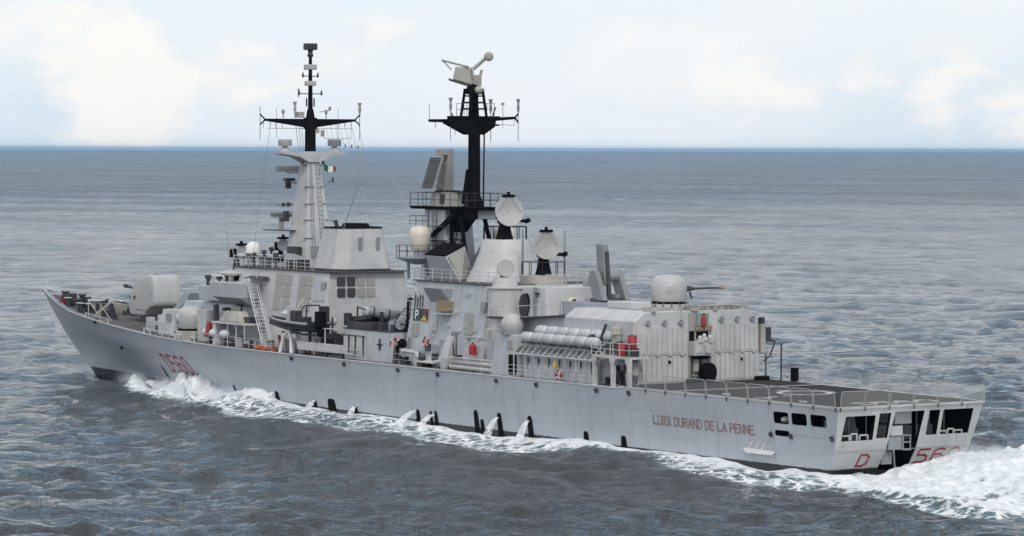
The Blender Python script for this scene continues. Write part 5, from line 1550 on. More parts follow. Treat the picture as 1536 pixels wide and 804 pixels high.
# ================================================================ RAFT RACK AND PORT GALLERY
rk = MB()
A_, B_ = 30.6, 41.4
rk.loft([(A_, -6.65), (B_, -6.65), (B_, -5.7), (A_, -5.7)], 5.25, [(A_, -6.45), (B_, -6.45), (B_, -5.6), (A_, -5.6)], 7.35)
rk = rk.build('raft_rack', m_ship, ship)
mb = MB()
for k in range(8):
    s = lerp(A_ + .1, B_ - .1, k / 7)
    mb.rect(s - .025, s + .025, -6.72, -6.55, 5.4, 7.3)
mb.rect(A_, B_, -6.74, -6.6, 7.3, 7.38); mb.rect(A_ - 1.2, B_ + .9, -7.5, -7.44, 7.15, 7.2)
mb.build('rack_batten', m_white, rk)
mb = MB()
for k in range(7):
    s = lerp(A_ + .8, B_ - .8, k / 6)
    mb.rect(s - .07, s + .07, -6.78, -6.66, 6.45, 6.95); mb.tube((s, -6.75, 6.5), (s, -6.75, 6.0), .03)
mb.build('release_handle', m_dark, rk)
mb = MB()
for k in range(15):
    s = lerp(A_ - .6, B_ + .6, k / 14)
    mb.tube((s, -7.2, 7.2), (s - .55, -6.0, 8.75), .05, n=5)
    if k % 2 == 0: mb.tube((s, -7.2, 7.25), (s - 1.0, -6.0, 8.9), .03, n=5)
for y, z in ((-7.2, 7.2), (-6.7, 7.85), (-6.3, 8.4)): mb.tube((A_ - .6, y, z), (B_ + .6, y, z), .05, n=5)
for s in (A_ - .6, B_ + .6): mb.tube((s, -7.2, 5.3), (s, -7.2, 7.2), .06); mb.tube((s, -6.4, 5.3), (s - .4, -6.0, 8.8), .06)
mb.build('rack_frame', m_white, rk)
mb = MB()
for k in range(12):
    s = lerp(A_, B_, (k + .5) / 12); mb.box(s, -6.4 - .25 * (k % 3), 7.5 + .3 * (k % 3), .22, .2, .3)
mb.build('rack_shackle', m_mid, rk)
def raft(s, y, z):
    t_ = empty('liferaft_canister', W(s, y, z))
    def pb(m_, name, ma, sm=True):
        o_ = m_.build(name, ma, t_, smooth=sm, origin=(s, y, z)); o_.location = (0, 0, 0); return o_
    pr = [(.02, -.76), (.24, -.75), (.36, -.66), (.42, -.5), (.43, 0), (.42, .5), (.36, .66), (.24, .75), (.02, .76)]
    pb(MB().lathe((s, y, z + .43), pr, 18, axis=(1, 0, 0)), 'shell', m_raft)
    m_ = MB()
    for q in (-.38, .34): m_.lathe((s + q, y, z + .43), [(.437, 0), (.437, .05)], 18, axis=(1, 0, 0))
    m_.lathe((s, y, z + .43), [(.445, -.02), (.445, .02)], 18, axis=(1, 0, 0))
    pb(m_, 'band', m_panel, False)
    m_ = MB(); m_.rect(s - .5, s - .38, y - .4, y + .4, z - .04, z + .06); m_.rect(s + .38, s + .5, y - .4, y + .4, z - .04, z + .06)
    pb(m_, 'cradle', m_dark, False)
    return t_
ordw = ['first', 'second', 'third', 'fourth', 'fifth', 'sixth', 'seventh']
proto = raft(0, 0, 0)
for row, (s0, y, z, nme) in enumerate(((40.55, -6.75, 8.1, 'lower outboard'), (39.6, -5.95, 8.65, 'upper inboard'))):
    for k in range(7):
        if row == 0 and k == 0:
            o = proto
        else:
            o = proto.copy(); sc.collection.objects.link(o)
            for ch in proto.children:
                c_ = ch.copy(); sc.collection.objects.link(c_); c_.parent = o
        o.location = W(s0 - k * 1.56, y, z)
        end = '' if k < 6 else ', nearest the hangar'
        tag(o, 'white liferaft canister, %s from the bow in the %s row%s' % (ordw[k], nme, end), 'liferaft', 'liferaft canisters on the port rack')
# gallery by the hangar corner: columns, upper platform
gl = MB().loft([(25.1, -7.5), (30.2, -7.55), (30.2, -5.6), (25.1, -5.6)], 7.5, [(25.1, -7.5), (30.2, -7.55), (30.2, -5.6), (25.1, -5.6)], 7.68).build('side_gallery', m_white, ship)
mb = MB()
for s in (25.2, 27.4, 29.95):
    mb.loft(P4(s - .16, s + .16, -7.55, -7.25), 5.2, P4(s - .16, s + .16, -7.55, -7.25), 7.52)
for a, b_ in ((25.36, 27.24), (27.56, 29.8)):
    mb.loft([(a, -7.54), (a + .25, -7.54), (a + .25, -7.3), (a, -7.3)], [7.0, 7.35, 7.35, 7.0], [(a, -7.54), (a + .25, -7.54), (a + .25, -7.3), (a, -7.3)], 7.52)
    mb.loft([(b_ - .25, -7.54), (b_, -7.54), (b_, -7.3), (b_ - .25, -7.3)], [7.35, 7.0, 7.0, 7.35], [(b_ - .25, -7.54), (b_, -7.54), (b_, -7.3), (b_ - .25, -7.3)], 7.52)
mb.build('gallery_column', m_white, gl)
railing([(25.1, -7.5, 7.68), (30.2, -7.55, 7.68)], gl, 1.05, 1.3, 2, .028)
railing([(25.1, -7.5, 7.68), (25.1, -6.3, 7.68)], gl, 1.05, 1.3, 2, .028)
mb = MB(); mb.rect(25.6, 30, -6.3, -6.26, 5.3, 7.5)
mb.build('gallery_bulkhead', m_ship, gl)
mb = MB()
rnd = random.Random(9)
for i in range(12):
    s = rnd.uniform(25.6, 29.8); mb.box(s, -6.6, 5.3 + rnd.random() * 1.2, rnd.uniform(.2, .5), .4, rnd.uniform(.3, .8))
for s in (28.0, 29.2, 30.9, 31.4): mb.box(s, -6.4, 7.7, .5, .6, rnd.uniform(.8, 2.0), pitch=.2)
mb.tube((31.2, -6.5, 7.7), (30.0, -6.3, 10.0), .12)
mb.build('gallery_gear', m_dark, gl)
mb = MB(); mb.rect(28.2, 28.9, -6.5, -6.1, 7.7, 9.4); mb.lathe((28.6, -6.3, 9.3), [(.5, 0), (.4, .5), (.1, .7)], 12); mb.rect(26.9, 27.3, -6.5, -6.2, 8.2, 9.0); mb.rect(25.7, 26.2, -6.6, -6.3, 6.2, 7.2)
mb.build('gallery_locker', m_beige, gl)
for (s, y, z, lab) in ((26.9, -6.9, 7.68, 'red fuel drum standing lower left of its pair behind the gallery rail'), (26.1, -6.5, 8.35, 'red fuel drum raised on a bracket, the higher of the gallery pair')):
    t_ = empty('fuel_drum', W(s, y, z))
    m_ = MB().lathe((s, y, z), [(.34, 0), (.36, .05), (.36, .45), (.38, .47), (.36, .5), (.36, .95), (.33, 1.0)], 18)
    o_ = m_.build('drum_body', m_red, t_, smooth=True, origin=(s, y, z)); o_.location = (0, 0, 0)
    o_ = MB().lathe((s + .1, y, z + 1.0), [(.08, 0), (.08, .06)], 10).build('bung', m_dark, t_, origin=(s, y, z)); o_.location = (0, 0, 0)
    tag(t_, lab, 'drum', 'red drums on the gallery')
MB().rect(25.6, 26.5, -6.9, -6.2, 7.68, 8.35).build('drum_bracket', m_dark, gl)
# satcom ball and blower boxes between the superstructure and the rafts
mb = MB().loft(P4(42.0, 45.6, -7.0, -5.6), 5.2, P4(42.2, 45.4, -6.9, -5.6), 8.6).build('ventilation_house', m_ship, ship, bevel=.04)
vh = mb
mb = MB(); mb.rect(42.4, 43.4, -7.02, -6.9, 7.5, 8.3); mb.rect(45.6, 46.9, -6.8, -6.0, 8.0, 9.0); mb.build('vent_frame', m_white, vh)
mb = MB(); mb.rect(42.55, 43.25, -7.06, -7.0, 7.6, 8.2); mb.rect(45.9, 46.6, -6.86, -6.78, 8.15, 8.85); mb.build('vent_grille', m_panel, vh)
mb = MB(); mb.rect(42.0, 43.0, -7.08, -6.9, 5.4, 7.0); mb.build('dark_doorway', m_black, vh)
g_ = MB().lathe((43.6, -6.3, 8.6), [(.9, 0), (.92, .5)], 18).build('data_link_ball', m_mid, vh, smooth=True)
MB().sphere((43.6, -6.3, 9.35), .98, 24, 1.0, -.6).build('ball', m_gun, g_, smooth=True)
# cover over tower base
# ================================================================ LOOSE THINGS ON DECK
def ring(s, y, z, ax, label, r=.36, name='life_ring'):
    t_ = empty(name, W(s, y, z))
    vs, fs = [], []
    q = Vector(ax).to_track_quat('Z', 'Y')
    n1, n2 = 24, 8
    for i in range(n1):
        a = 2 * math.pi * i / n1
        for j in range(n2):
            b_ = 2 * math.pi * j / n2
            rr = r + .1 * math.cos(b_)
            vs.append(Vector((s, y, z)) + q @ Vector((rr * math.cos(a), rr * math.sin(a), .1 * math.sin(b_))))
    for i in range(n1):
        for j in range(n2):
            fs.append((i * n2 + j, ((i + 1) % n1) * n2 + j, ((i + 1) % n1) * n2 + (j + 1) % n2, i * n2 + (j + 1) % n2))
    o_ = MB().add(vs, fs).build('float', m_red, t_, smooth=True, origin=(s, y, z)); o_.location = (0, 0, 0)
    m_ = MB()
    for i in range(4):
        a = math.pi / 4 + math.pi / 2 * i
        c = Vector((s, y, z)) + q @ Vector((r * math.cos(a), r * math.sin(a), 0))
        d = q @ Vector((-math.sin(a), math.cos(a), 0))
        m_.lathe(c - d * .05, [(.106, 0), (.106, .1)], 10, axis=d)
    o_ = m_.build('band', m_fwhite, t_, origin=(s, y, z)); o_.location = (0, 0, 0)
    tag(t_, label, 'life ring', 'life rings around the ship')
    return t_
ring(97.9, -4.72, 10.1, (0, -1, .1), 'red life ring on the bridge wing bulwark beside the forward deckhouse')
ring(62.55, -6.2, 6.9, (-.6, -1, 0), 'red life ring on the forward corner of the aft superstructure near the dark hose', .42)
ring(57.7, -6.05, 7.3, (0, -1, 0), 'red and white life ring on the port wall below the painted P emblem')
ring(35.6, -7.05, 5.75, (0, -1, 0), 'red life ring hung low on the deck rail below the liferafts')
for s, y, z, lab, ma in ((36.2, -7.0, 6.2, 'yellow marker light beside the life ring below the liferafts', m_yellow), (97.0, -4.8, 9.6, 'yellow marker light hanging under the bridge wing life ring', m_yellow)):
    tag(MB().lathe((s, y, z), [(.1, 0), (.16, .1), (.16, .45), (.06, .6)], 10).build('marker_light', ma, origin=(s, y, z)), lab, 'marker light')
def extinguisher(s, y, z, lab, h=.9, r=.2):
    t_ = empty('fire_extinguisher', W(s, y, z))
    o_ = MB().lathe((s, y, z), [(r, 0), (r, h * .75), (r * .6, h * .9), (r * .3, h)], 12).build('cylinder', m_red, t_, smooth=True, origin=(s, y, z)); o_.location = (0, 0, 0)
    o_ = MB().box(s, y, z + h, .25, .08, .08).build('valve', m_dark, t_, origin=(s, y, z)); o_.location = (0, 0, 0)
    tag(t_, lab, 'fire extinguisher')
extinguisher(49.5, -6.45, 6.6, 'red fire extinguisher on the aft superstructure wall above the white booms', 1.0, .32)
extinguisher(HS - .4, .45, 9.9, 'red fire extinguisher above the sign board between the hangar doors', .9, .2)
mb = MB(); mb.lathe((108.0, -4.6, 5.5), [(.35, .6), (.42, .8), (.42, 2.0), (.3, 2.2)], 12)
tag(mb.build('hose_cabinet', m_red, origin=(108.0, -4.6, 5.5)), 'tall red hose cabinet standing between the bow gun and the forward medium gun', 'cabinet')
tag(MB().loft(P4(96.0, 96.7, -6.9, -6.3), 6.0, P4(95.9, 96.5, -6.7, -6.4), 7.4).build('rolled_hose_cover', m_redlet, origin=(96.3, -6.6, 6.0)), 'red canvas hose cover below the bridge wing abaft the forward medium gun', 'cover')
mb = MB()
rnd = random.Random(3)
for i in range(16): mb.box(rnd.uniform(83.2, 86.6), rnd.uniform(-7.3, -6.4), 5.25 + rnd.random() * .25, rnd.uniform(.4, 1.0), .25, .12, yaw=rnd.uniform(-.6, .6))
tag(mb.build('coiled_hose', m_orange, origin=(84.9, -6.9, 5.25)), 'heap of orange hose on the deck at the foot of the bridge ladder', 'hose')
tag(MB().box(82.2, -6.6, 5.9, .12, .25, .9, pitch=.5).build('fire_axe_board', m_red, origin=(82.2, -6.6, 5.9)), 'narrow red board leaning by the white boat davit', 'board')
# deck edge rails on the port and starboard side
def edge(s0, s1, side, st=3.0):
    n_ = max(1, round(abs(s1 - s0) / st)); return [(lerp(s0, s1, i / n_), side * (wt(lerp(s0, s1, i / n_)) - .12), zt(lerp(s0, s1, i / n_)) + .03) for i in range(n_ + 1)]
railing(edge(30.4, 42.0, -1), ship, 1.0, 1.5, 3, .02)
railing(edge(42.0, 62.0, -1), ship, 1.0, 2.4, 2, .016)
railing(edge(62.0, 68.0, -1), ship, 1.0, 2.2, 2, .02)
railing(edge(82.0, 98.0, -1), ship, 1.0, 2.2, 2, .02)
railing(edge(27.0, 112.0, 1), ship, 1.0, 2.4, 2, .02)
railing(edge(98.0, 110.0, -1), ship, .5, 2.0, 1, .05)
MB().box(99.6, -7.25, 5.2, 1.6, .12, 1.1).build('spray_board', m_beige, ship)
# ---------------------------------------------------------------- flight deck nets
def net_panel(p0, p1, out, lean=.12, h=1.15):
    a, b_ = Vector(p0), Vector(p1); d = (b_ - a).normalized()
    a2, b2 = a + d * .07, b_ - d * .07
    upv = Vector((out[0] * lean, out[1] * lean, h))
    mb = MB().path([a2, a2 + upv * .86, a2 + upv + d * .12, b2 + upv - d * .12, b2 + upv * .86, b2], .026, 6)
    f_ = mb.build('net_frame', m_netrail, flight)
    MB().add([tuple(a2 - Vector((0, 0, .12))), tuple(b2 - Vector((0, 0, .12))), tuple(b2 + upv), tuple(a2 + upv)], [(0, 1, 2, 3)]).build('net', m_net, f_)
    mb = MB(); mb.tube(a2 - Vector((0, 0, .3)), a2, .05, n=5); mb.build('net_bracket', m_dark, f_)
def fdy(s): return lerp(6.78, 7.55, s / 26.6) + .05
for side in (-1, 1):
    for k in range(10):
        sA, sB = .15 + k * 2.52, .15 + (k + 1) * 2.52
        net_panel((sA, side * fdy(sA), 5.4), (sB, side * fdy(sB), 5.4), (0, side))
for k in range(6):
    yA, yB = lerp(-6.75, 6.75, k / 6), lerp(-6.75, 6.75, (k + 1) / 6)
    net_panel((-.16, yA, 5.4), (-.16, yB, 5.4), (-1, 0))
mb = MB()
for y in (-4.9, -4.2):
    pass
for s, y in ((5.0, -5.9), (9.0, -6.1), (14, -6.2)): mb.box(s, y, 5.43, .35, .2, .12); mb.box(s + .5, y, 5.43, .2, .2, .1)
mb.build('tie_down_fitting', m_rail, flight)
# ================================================================ RIGID BOAT IN THE DAVIT
bt = empty('rigid_boat', W(79.6, -6.75, 7.15))
tag(bt, 'small open rigid boat with dark blue bottom hanging in the white port davit', 'boat')
def bpart(m_, name, ma, parent=bt, **k):
    o_ = m_.build(name, ma, parent, origin=(79.6, -6.75, 7.15), **k); o_.location = (0, 0, 0); return o_
def bsec(u):    # u 0 stern .. 1 bow
    return 74.9 + u * 9.2, 1.15 * (1 - max(0, (u - .45) / .55) ** 2.2) + .02, 7.25 + .55 * max(0, u - .5) ** 2 * 4 * .8, 8.05 + .45 * u ** 2.5
vs, fs = [], []
NB = 16
for i in range(NB + 1):
    s, hb_, kz, gz_ = bsec(i / NB)
    yc = -6.75
    for (yy, zz) in ((-hb_, gz_), (-hb_ * .88, lerp(kz, gz_, .45)), (0, kz), (hb_ * .88, lerp(kz, gz_, .45)), (hb_, gz_)):
        vs.append((s, yc + yy, zz))
for i in range(NB):
    for j in range(4):
        fs.append((i * 5 + j, (i + 1) * 5 + j, (i + 1) * 5 + j + 1, i * 5 + j + 1))
fs.append((0, 1, 2, 3, 4))
bpart(MB().add(vs, fs), 'bottom', m_navy, smooth=True)
vs, fs = [], []
for i in range(NB + 1):
    s, hb_, kz, gz_ = bsec(i / NB)
    for sg in (-1, 1):
        for j in range(8):
            a = 2 * math.pi * j / 8
            vs.append((s, -6.75 + sg * (hb_ + .02) + .1 * math.cos(a), gz_ + .02 + .12 * math.sin(a)))
for i in range(NB):
    for sg in (0, 1):
        for j in range(8):
            q = lambda ii, jj: ii * 16 + sg * 8 + jj % 8
            fs.append((q(i, j), q(i + 1, j), q(i + 1, j + 1), q(i, j + 1)))
bpart(MB().add(vs, fs), 'gunwale', m_panel, smooth=True)
vs = []; fs = []
for i in range(NB + 1):
    s, hb_, kz, gz_ = bsec(i / NB)
    vs += [(s, -6.75 - hb_ * .85, gz_ - .22), (s, -6.75 + hb_ * .85, gz_ - .22)]
for i in range(NB): fs.append((2 * i, 2 * i + 1, 2 * i + 3, 2 * i + 2))
bpart(MB().add(vs, fs), 'deck', m_dark)
bpart(MB().rect(78.6, 79.6, -7.1, -6.4, 8.0, 9.1).rect(77.0, 78.2, -7.2, -6.3, 7.9, 8.6), 'console', m_dark, bevel=.05)
mb = MB()
mb.path([(76.0, -7.5, 8.1), (76.0, -7.4, 9.7), (76.0, -6.1, 9.7), (76.0, -6.0, 8.1)], .07); mb.path([(77.4, -7.5, 8.1), (76.6, -7.4, 9.6), (76.0, -7.4, 9.7)], .05)
bpart(mb, 'roll_bar', m_dark)
bpart(MB().rect(74.3, 75.0, -7.2, -6.3, 7.7, 9.2).loft(P4(74.4, 75.0, -6.95, -6.55), 7.0, P4(74.4, 75, -7.0, -6.5), 7.7), 'outboard_motor', m_black, bevel=.08)
mb = MB(); mb.lathe((80.4, -7.0, 8.6), [(.45, 0), (.5, .2), (.3, .5)], 14); mb.rect(79.8, 80.2, -7.2, -6.4, 8.1, 9.5)
bpart(mb, 'gear_bag', m_raft, smooth=True)
mb = MB(); mb.tube((79.8, -6.75, 8.5), (79.8, -5.6, 10.2), .05); mb.tube((79.9, -5.6, 7.2), (79.8, -5.6, 10.2), .1); mb.tube((80.0, -7.0, 7.3), (80.0, -7.0, 7.0), .1)
mb.build('boat_hoist', m_white, dv)
# ================================================================ THE SEA
rng = np.random.default_rng(12)
_tab = rng.random((256, 256)).astype(np.float32)
def vnoise(x, y):
    xi = np.floor(x).astype(np.int64); yi = np.floor(y).astype(np.int64)
    fx = (x - xi).astype(np.float32); fy = (y - yi).astype(np.float32)
    fx = fx * fx * (3 - 2 * fx); fy = fy * fy * (3 - 2 * fy)
    a = _tab[xi & 255, yi & 255]; b_ = _tab[(xi + 1) & 255, yi & 255]
    c_ = _tab[xi & 255, (yi + 1) & 255]; d = _tab[(xi + 1) & 255, (yi + 1) & 255]
    return (a * (1 - fx) + b_ * fx) * (1 - fy) + (c_ * (1 - fx) + d * fx) * fy
def fbm(x, y, o=4, g=.55):
    t_, amp, tot = 0, 1.0, 0
    for k in range(o):
        t_ = t_ + amp * vnoise(x * 2 ** k + 17.3 * k, y * 2 ** k + 5.1 * k); tot += amp; amp *= g
    return t_ / tot
def lines(lo, hi, step, lim_lo, lim_hi):
    """grid lines: evenly spaced from lo to hi, then widening outwards; step(x) is the spacing"""
    out = [lo]
    while out[-1] < lim_hi: out.append(out[-1] + step(out[-1]))
    dn = [lo]
    while dn[-1] > lim_lo: dn.append(dn[-1] - step(dn[-1]))
    return np.array(dn[:0:-1] + out)
# the grid runs along the sea's long sight line past the ship: finest round the ship, wider towards the horizon and astern
UX, UY = math.sin(YAW), math.cos(YAW)
U0 = Vector((266.8, -158.5))
def ustep(u):
    if u < 150: return .3 + (150 - u) * .05
    return max(.3, u * u / 95000) if u < 5000 else u * .06
def vstep(v):
    return .3 if abs(v) < 66 else .3 + (abs(v) - 66) * .022
us_ = lines(190, 0, ustep, -3000, 40000)
vs_ = lines(0, 0, vstep, -20000, 20000)
UU, VV = np.meshgrid(us_, vs_, indexing='ij')
X = U0.x + UU * UX + VV * UY
Y = U0.y + UU * UY - VV * UX
du = np.gradient(us_)[:, None] * np.ones_like(X); dv = np.gradient(vs_)[None, :] * np.ones_like(X)
xs, ys = us_, vs_
S = 74 - X
Q = -Y                                  # distance to port of the centre line
Zs = np.zeros_like(X); DX = np.zeros_like(X); DY = np.zeros_like(X)
NW = 150
lam = np.exp(np.linspace(math.log(.85), math.log(40), NW))
wind = R(-62)
gust = (0.66 + 0.68 * fbm(X / 42 + 3, Y / 42 + 9, 3)) * (0.7 + .6 * fbm(X / 210 + 31, Y / 210 + 9, 3))
for L_ in lam:
    th = wind + rng.normal(0, .62)
    k_ = 2 * math.pi / L_
    amp = .0084 * (L_ ** .98 if L_ < 3 else 3 ** .98 * (L_ / 3) ** .12) * rng.uniform(.6, 1.4)
    cu, cv = abs(math.cos(th) * UX + math.sin(th) * UY), abs(math.cos(th) * UY - math.sin(th) * UX)
    lod = np.clip((2.7 - k_ * (cu * du + cv * dv)) / 1.4, 0, 1)
    sel = lod > 0
    if not sel.any(): continue
    ph = k_ * (math.cos(th) * X[sel] + math.sin(th) * Y[sel]) + rng.uniform(0, 6.28)
    a_ = amp * lod[sel] * gust[sel]
    Zs[sel] += a_ * np.cos(ph)
    DX[sel] -= .95 * a_ * math.cos(th) * np.sin(ph)
    DY[sel] -= .95 * a_ * math.sin(th) * np.sin(ph)
# ---- the ship's own waves
WLs = np.interp(S, [-1, 0, 10, 30, 60, 80, 95, 105, 115, 124, 131, 136, 140], [0, 5.9, 6.5, 7.15, 7.4, 7.1, 6.2, 5.2, 3.9, 2.6, 1.45, .8, 0.0])
along = (S > -2) & (S < 137)
q = np.abs(Y) - WLs                     # metres outboard of the waterline
n1 = fbm(X / 3.1, Y / 3.1, 5, .6); n2 = fbm(X / 9 + 40, Y / 9, 4); n3 = fbm(X / 1.1 + 9, Y / 1.1 + 3, 4, .62)
def gs(x, m, s_): return np.exp(-((x - m) / s_) ** 2)
near = np.clip((150 - np.abs(Y)) / 60, 0, 1)
# diverging crests: leave the hull and bend aft
def crest(s0, slope, amp, wdt, decay):
    dist = s0 - S                       # metres abaft the source
    line = 5.0 + slope * dist
    return np.where(dist > 0, amp * gs(np.abs(Y) - line, 0, wdt * (1 + dist / 90)) * np.exp(-dist / decay) * np.clip(dist / 6, 0, 1), 0)
Zs += crest(126, .205, .75, 2.0, 75) + crest(92, .25, .85, 3.6, 80) + crest(40, .27, .5, 3.2, 60)
Zs -= crest(112, .26, .7, 3.8, 70) + crest(62, .32, .45, 4.2, 60)
bowdip = gs(S, 127, 9) * np.exp(-np.clip(q, 0, 99) / 5) * (q > -3)
Zs -= .85 * bowdip
hump = gs(S, 113, 4.6) * 1.35 + gs(S, 100.5, 5.6) * 2.3 + gs(S, 88, 6.0) * 1.1 + gs(S, 136, 1.8) * .6
roll1 = np.exp(-np.clip(q - .7, 0, 99) ** 2 / (1.5 + np.clip(112 - S, 0, 30) * .18) ** 2)
spl = hump * roll1 * (q > -2.5) * np.clip(.15 + 1.7 * (n1 - .12) ** 1.4 + 1.1 * (n3 - .5), 0, 3)
ridge = np.where(along & (q > -2.5), .38 * np.exp(-(np.clip(q - 1, 0, 99) / 2.6) ** 2) * (n2 * 1.6 - .25) * np.clip((112 - S) / 20, 0, 1), 0)
Zs += spl + ridge
# turbulent stern wake
st = np.clip((1.5 - S) / 3, 0, 1)
half = 9.6 + np.clip(-S, 0, 400) * .11
wk = st * np.clip((half - np.abs(Y)) / 2.6, 0, 1)
rise = gs(S, -6.5, 6.5) * 2.0 * gs(Y, 2.5, 5.0) + gs(S, -20, 14) * 1.1 * gs(Y, 0, 9)
Zs += wk * (rise * (.55 + .9 * n1) + np.exp(S / 60) * (.9 * (n1 - .45) + .9 * (n3 - .5)))
Zs += spl * .5 * (n3 - .5)
Zs += .42 * np.exp(-np.clip(q, 0, 99) / 6) * (q > -3) * np.clip((75 - S) / 20, 0, 1) * np.clip((S + 6) / 8, 0, 1)
# ---- where the water is white
fo = np.zeros_like(X)
outer = np.interp(S, [-60, -26, -11, 1.5, 8, 19, 27, 38, 50, 60, 79, 86, 93, 103, 112, 118, 122], [16, 12.0, 13.2, 15.0, 15.5, 12.2, 12.0, 14.5, 16.0, 17.6, 14.6, 13.2, 12.4, 11.0, 8.6, 4.5, 2])
edge_ = (outer - np.abs(Y) + 3.0 * (n2 - .5) + 1.6 * (n1 - .5))
band = np.clip(edge_ / 2.2, 0, 1) * (S < 121) * (S > -70)
near_h = np.exp(-np.clip(q - .3, 0, 99) / 3.0)
crest_f = np.clip(1 - np.abs(edge_ - 1.6) / 1.7, 0, 1)
amt = np.interp(S, [-60, -10, 0, 20, 45, 75, 95, 112, 120], [.9, 1.1, 1.1, 1.05, 1.0, 1.0, 1.05, 1.05, .2])
fo = np.maximum(fo, band * amt * (.40 + .55 * near_h + .36 * crest_f * np.clip(n2 * 2.2 - .5, 0, 1)))
fo = np.maximum(fo, np.clip(spl * 1.1 + .25 * (n3 - .5), 0, .95) * (q > -2.5))
fo = np.maximum(fo, .8 * gs(S, 136, 2.2) * np.exp(-np.clip(q, 0, 99) / 1.0) * (q > -1.5))
fo = np.maximum(fo, wk * np.clip(.86 + .3 * np.exp(S / 25) + .9 * (n1 - .5) + .5 * (n3 - .5), 0, 1.4) * np.clip(np.exp(S / 150), .3, 1))
fo = np.maximum(fo, .85 * np.exp(-np.clip(q - .1, 0, 99) / .9) * (q > -1.2) * ((S > 118) & (S < 137)) * np.clip(n1 * 1.8 - .1, 0, 1))
# outer streaks of the diverging waves on the far side and long old wake astern
far_l = 15 + .34 * np.clip(70 - S, 0, 400)
fo = np.maximum(fo, np.where((Y > 0) & (S < 62), .62 * gs(np.abs(Y) - far_l, 0, 3.5 + n2 * 3) * np.clip(n2 * 2 - .45, 0, 1), 0))
# scattered whitecaps
cap = fbm(X / 5 + 77, Y / 5 + 11, 3, .5) * .55 + fbm(X / 23, Y / 23, 2) * .45
fo = np.maximum(fo, np.clip((cap - .735) * 9, 0, .6) * (np.hypot(X, Y) < 1500) * (np.hypot(X, Y) > 260))
# keep water out of the hull's own volume
inside = (S > 1.9) & (S < 134) & (q < -.9)
Zs = np.where(inside, -1.2, Zs)
calm = np.clip((q + .9) / 2.0, 0.55, 1) * (1.0)
nx_, ny_ = len(xs), len(ys)
co = np.empty((nx_ * ny_, 3), np.float32)
nomove = np.where(along & (np.abs(q) < 3), .3, 1.0)
co[:, 0] = (X + DX * nomove).ravel(); co[:, 1] = (Y + DY * nomove).ravel(); co[:, 2] = Zs.ravel()
idx = np.arange(nx_ * ny_).reshape(nx_, ny_)
fa = np.stack([idx[:-1, :-1], idx[1:, :-1], idx[1:, 1:], idx[:-1, 1:]], -1).reshape(-1, 4)
me = bpy.data.meshes.new('sea')
me.vertices.add(len(co)); me.vertices.foreach_set('co', co.ravel())
me.loops.add(fa.size); me.loops.foreach_set('vertex_index', fa.ravel().astype(np.int32))
me.polygons.add(len(fa)); me.polygons.foreach_set('loop_start', np.arange(0, fa.size, 4, dtype=np.int32))
me.polygons.foreach_set('use_smooth', np.ones(len(fa), bool))
at = me.attributes.new('foam', 'FLOAT', 'POINT'); at.data.foreach_set('value', fo.ravel().astype(np.float32))
me.update(); me.validate()
sea = bpy.data.objects.new('sea', me)
sc.collection.objects.link(sea)
tag(sea, kind='structure')
# ---- water material
m_sea = bpy.data.materials.new('sea_water')
m_sea.use_nodes = True
t = m_sea.node_tree
b = t.nodes['Principled BSDF']
g = nd(t, 'ShaderNodeNewGeometry'); pos = g.outputs['Position']
rot = nd(t, 'ShaderNodeVectorRotate', rotation_type='Z_AXIS')
lk(t, pos, rot.inputs['Vector']); rot.inputs['Angle'].default_value = -wind
rp_ = rot.outputs[0]
h1 = noise_n(t, vscale(t, rp_, (1.0, .45, 1)), 0.85, 5, .62)
h2 = noise_n(t, vscale(t, rp_, (1.0, .5, 1)), 3.2, 4, .6)
h3 = noise_n(t, vscale(t, rp_, (1.0, .55, 1)), 0.16, 4, .6)
wind_patch = noise_n(t, vscale(t, rp_, (1.0, .5, 1)), 0.022, 4, .55)
hh = math_n(t, 'ADD', math_n(t, 'MULTIPLY', h1, .85), math_n(t, 'MULTIPLY', h2, .16))
hh = math_n(t, 'ADD', hh, math_n(t, 'MULTIPLY', h3, .45))
h4 = noise_n(t, vscale(t, rp_, (1.0, .6, 1)), 0.04, 4, .6)
hh = math_n(t, 'ADD', hh, math_n(t, 'MULTIPLY', h4, .8))
hh = math_n(t, 'MULTIPLY', hh, maprange(t, wind_patch, .3, .7, .75, 1.25))
fatt = nd(t, 'ShaderNodeAttribute', attribute_name='foam').outputs['Fac']
f1 = noise_n(t, vscale(t, pos, (1, 1, 1)), 1.15, 7, .68)
vor = nd(t, 'ShaderNodeTexVoronoi', feature='DISTANCE_TO_EDGE'); vor.inputs['Scale'].default_value = .9
wv = nd(t, 'ShaderNodeVectorMath', operation='ADD')
nv = nd(t, 'ShaderNodeTexNoise'); nv.inputs['Scale'].default_value = .7; nv.inputs['Detail'].default_value = 4
lk(t, pos, nv.inputs['Vector'])
lk(t, pos, wv.inputs[0]); lk(t, vscale(t, nv.outputs[1], (1.6, 1.6, 0)), wv.inputs[1])
lk(t, wv.outputs[0], vor.inputs['Vector'])
lace = maprange(t, vor.outputs[0], 0.0, .22, 1.0, 0.0)
ff_ = math_n(t, 'ADD', fatt, math_n(t, 'MULTIPLY', math_n(t, 'SUBTRACT', f1, .5), 1.2))
ff_ = math_n(t, 'ADD', ff_, math_n(t, 'MULTIPLY', math_n(t, 'SUBTRACT', lace, .5), .26))
foam = math_n(t, 'MULTIPLY', maprange(t, ff_, .44, .80), maprange(t, fatt, .04, .16))
rd_ = nd(t, 'ShaderNodeVectorMath', operation='LENGTH')
lk(t, vscale(t, pos, (1, 1, 0)), rd_.inputs[0])
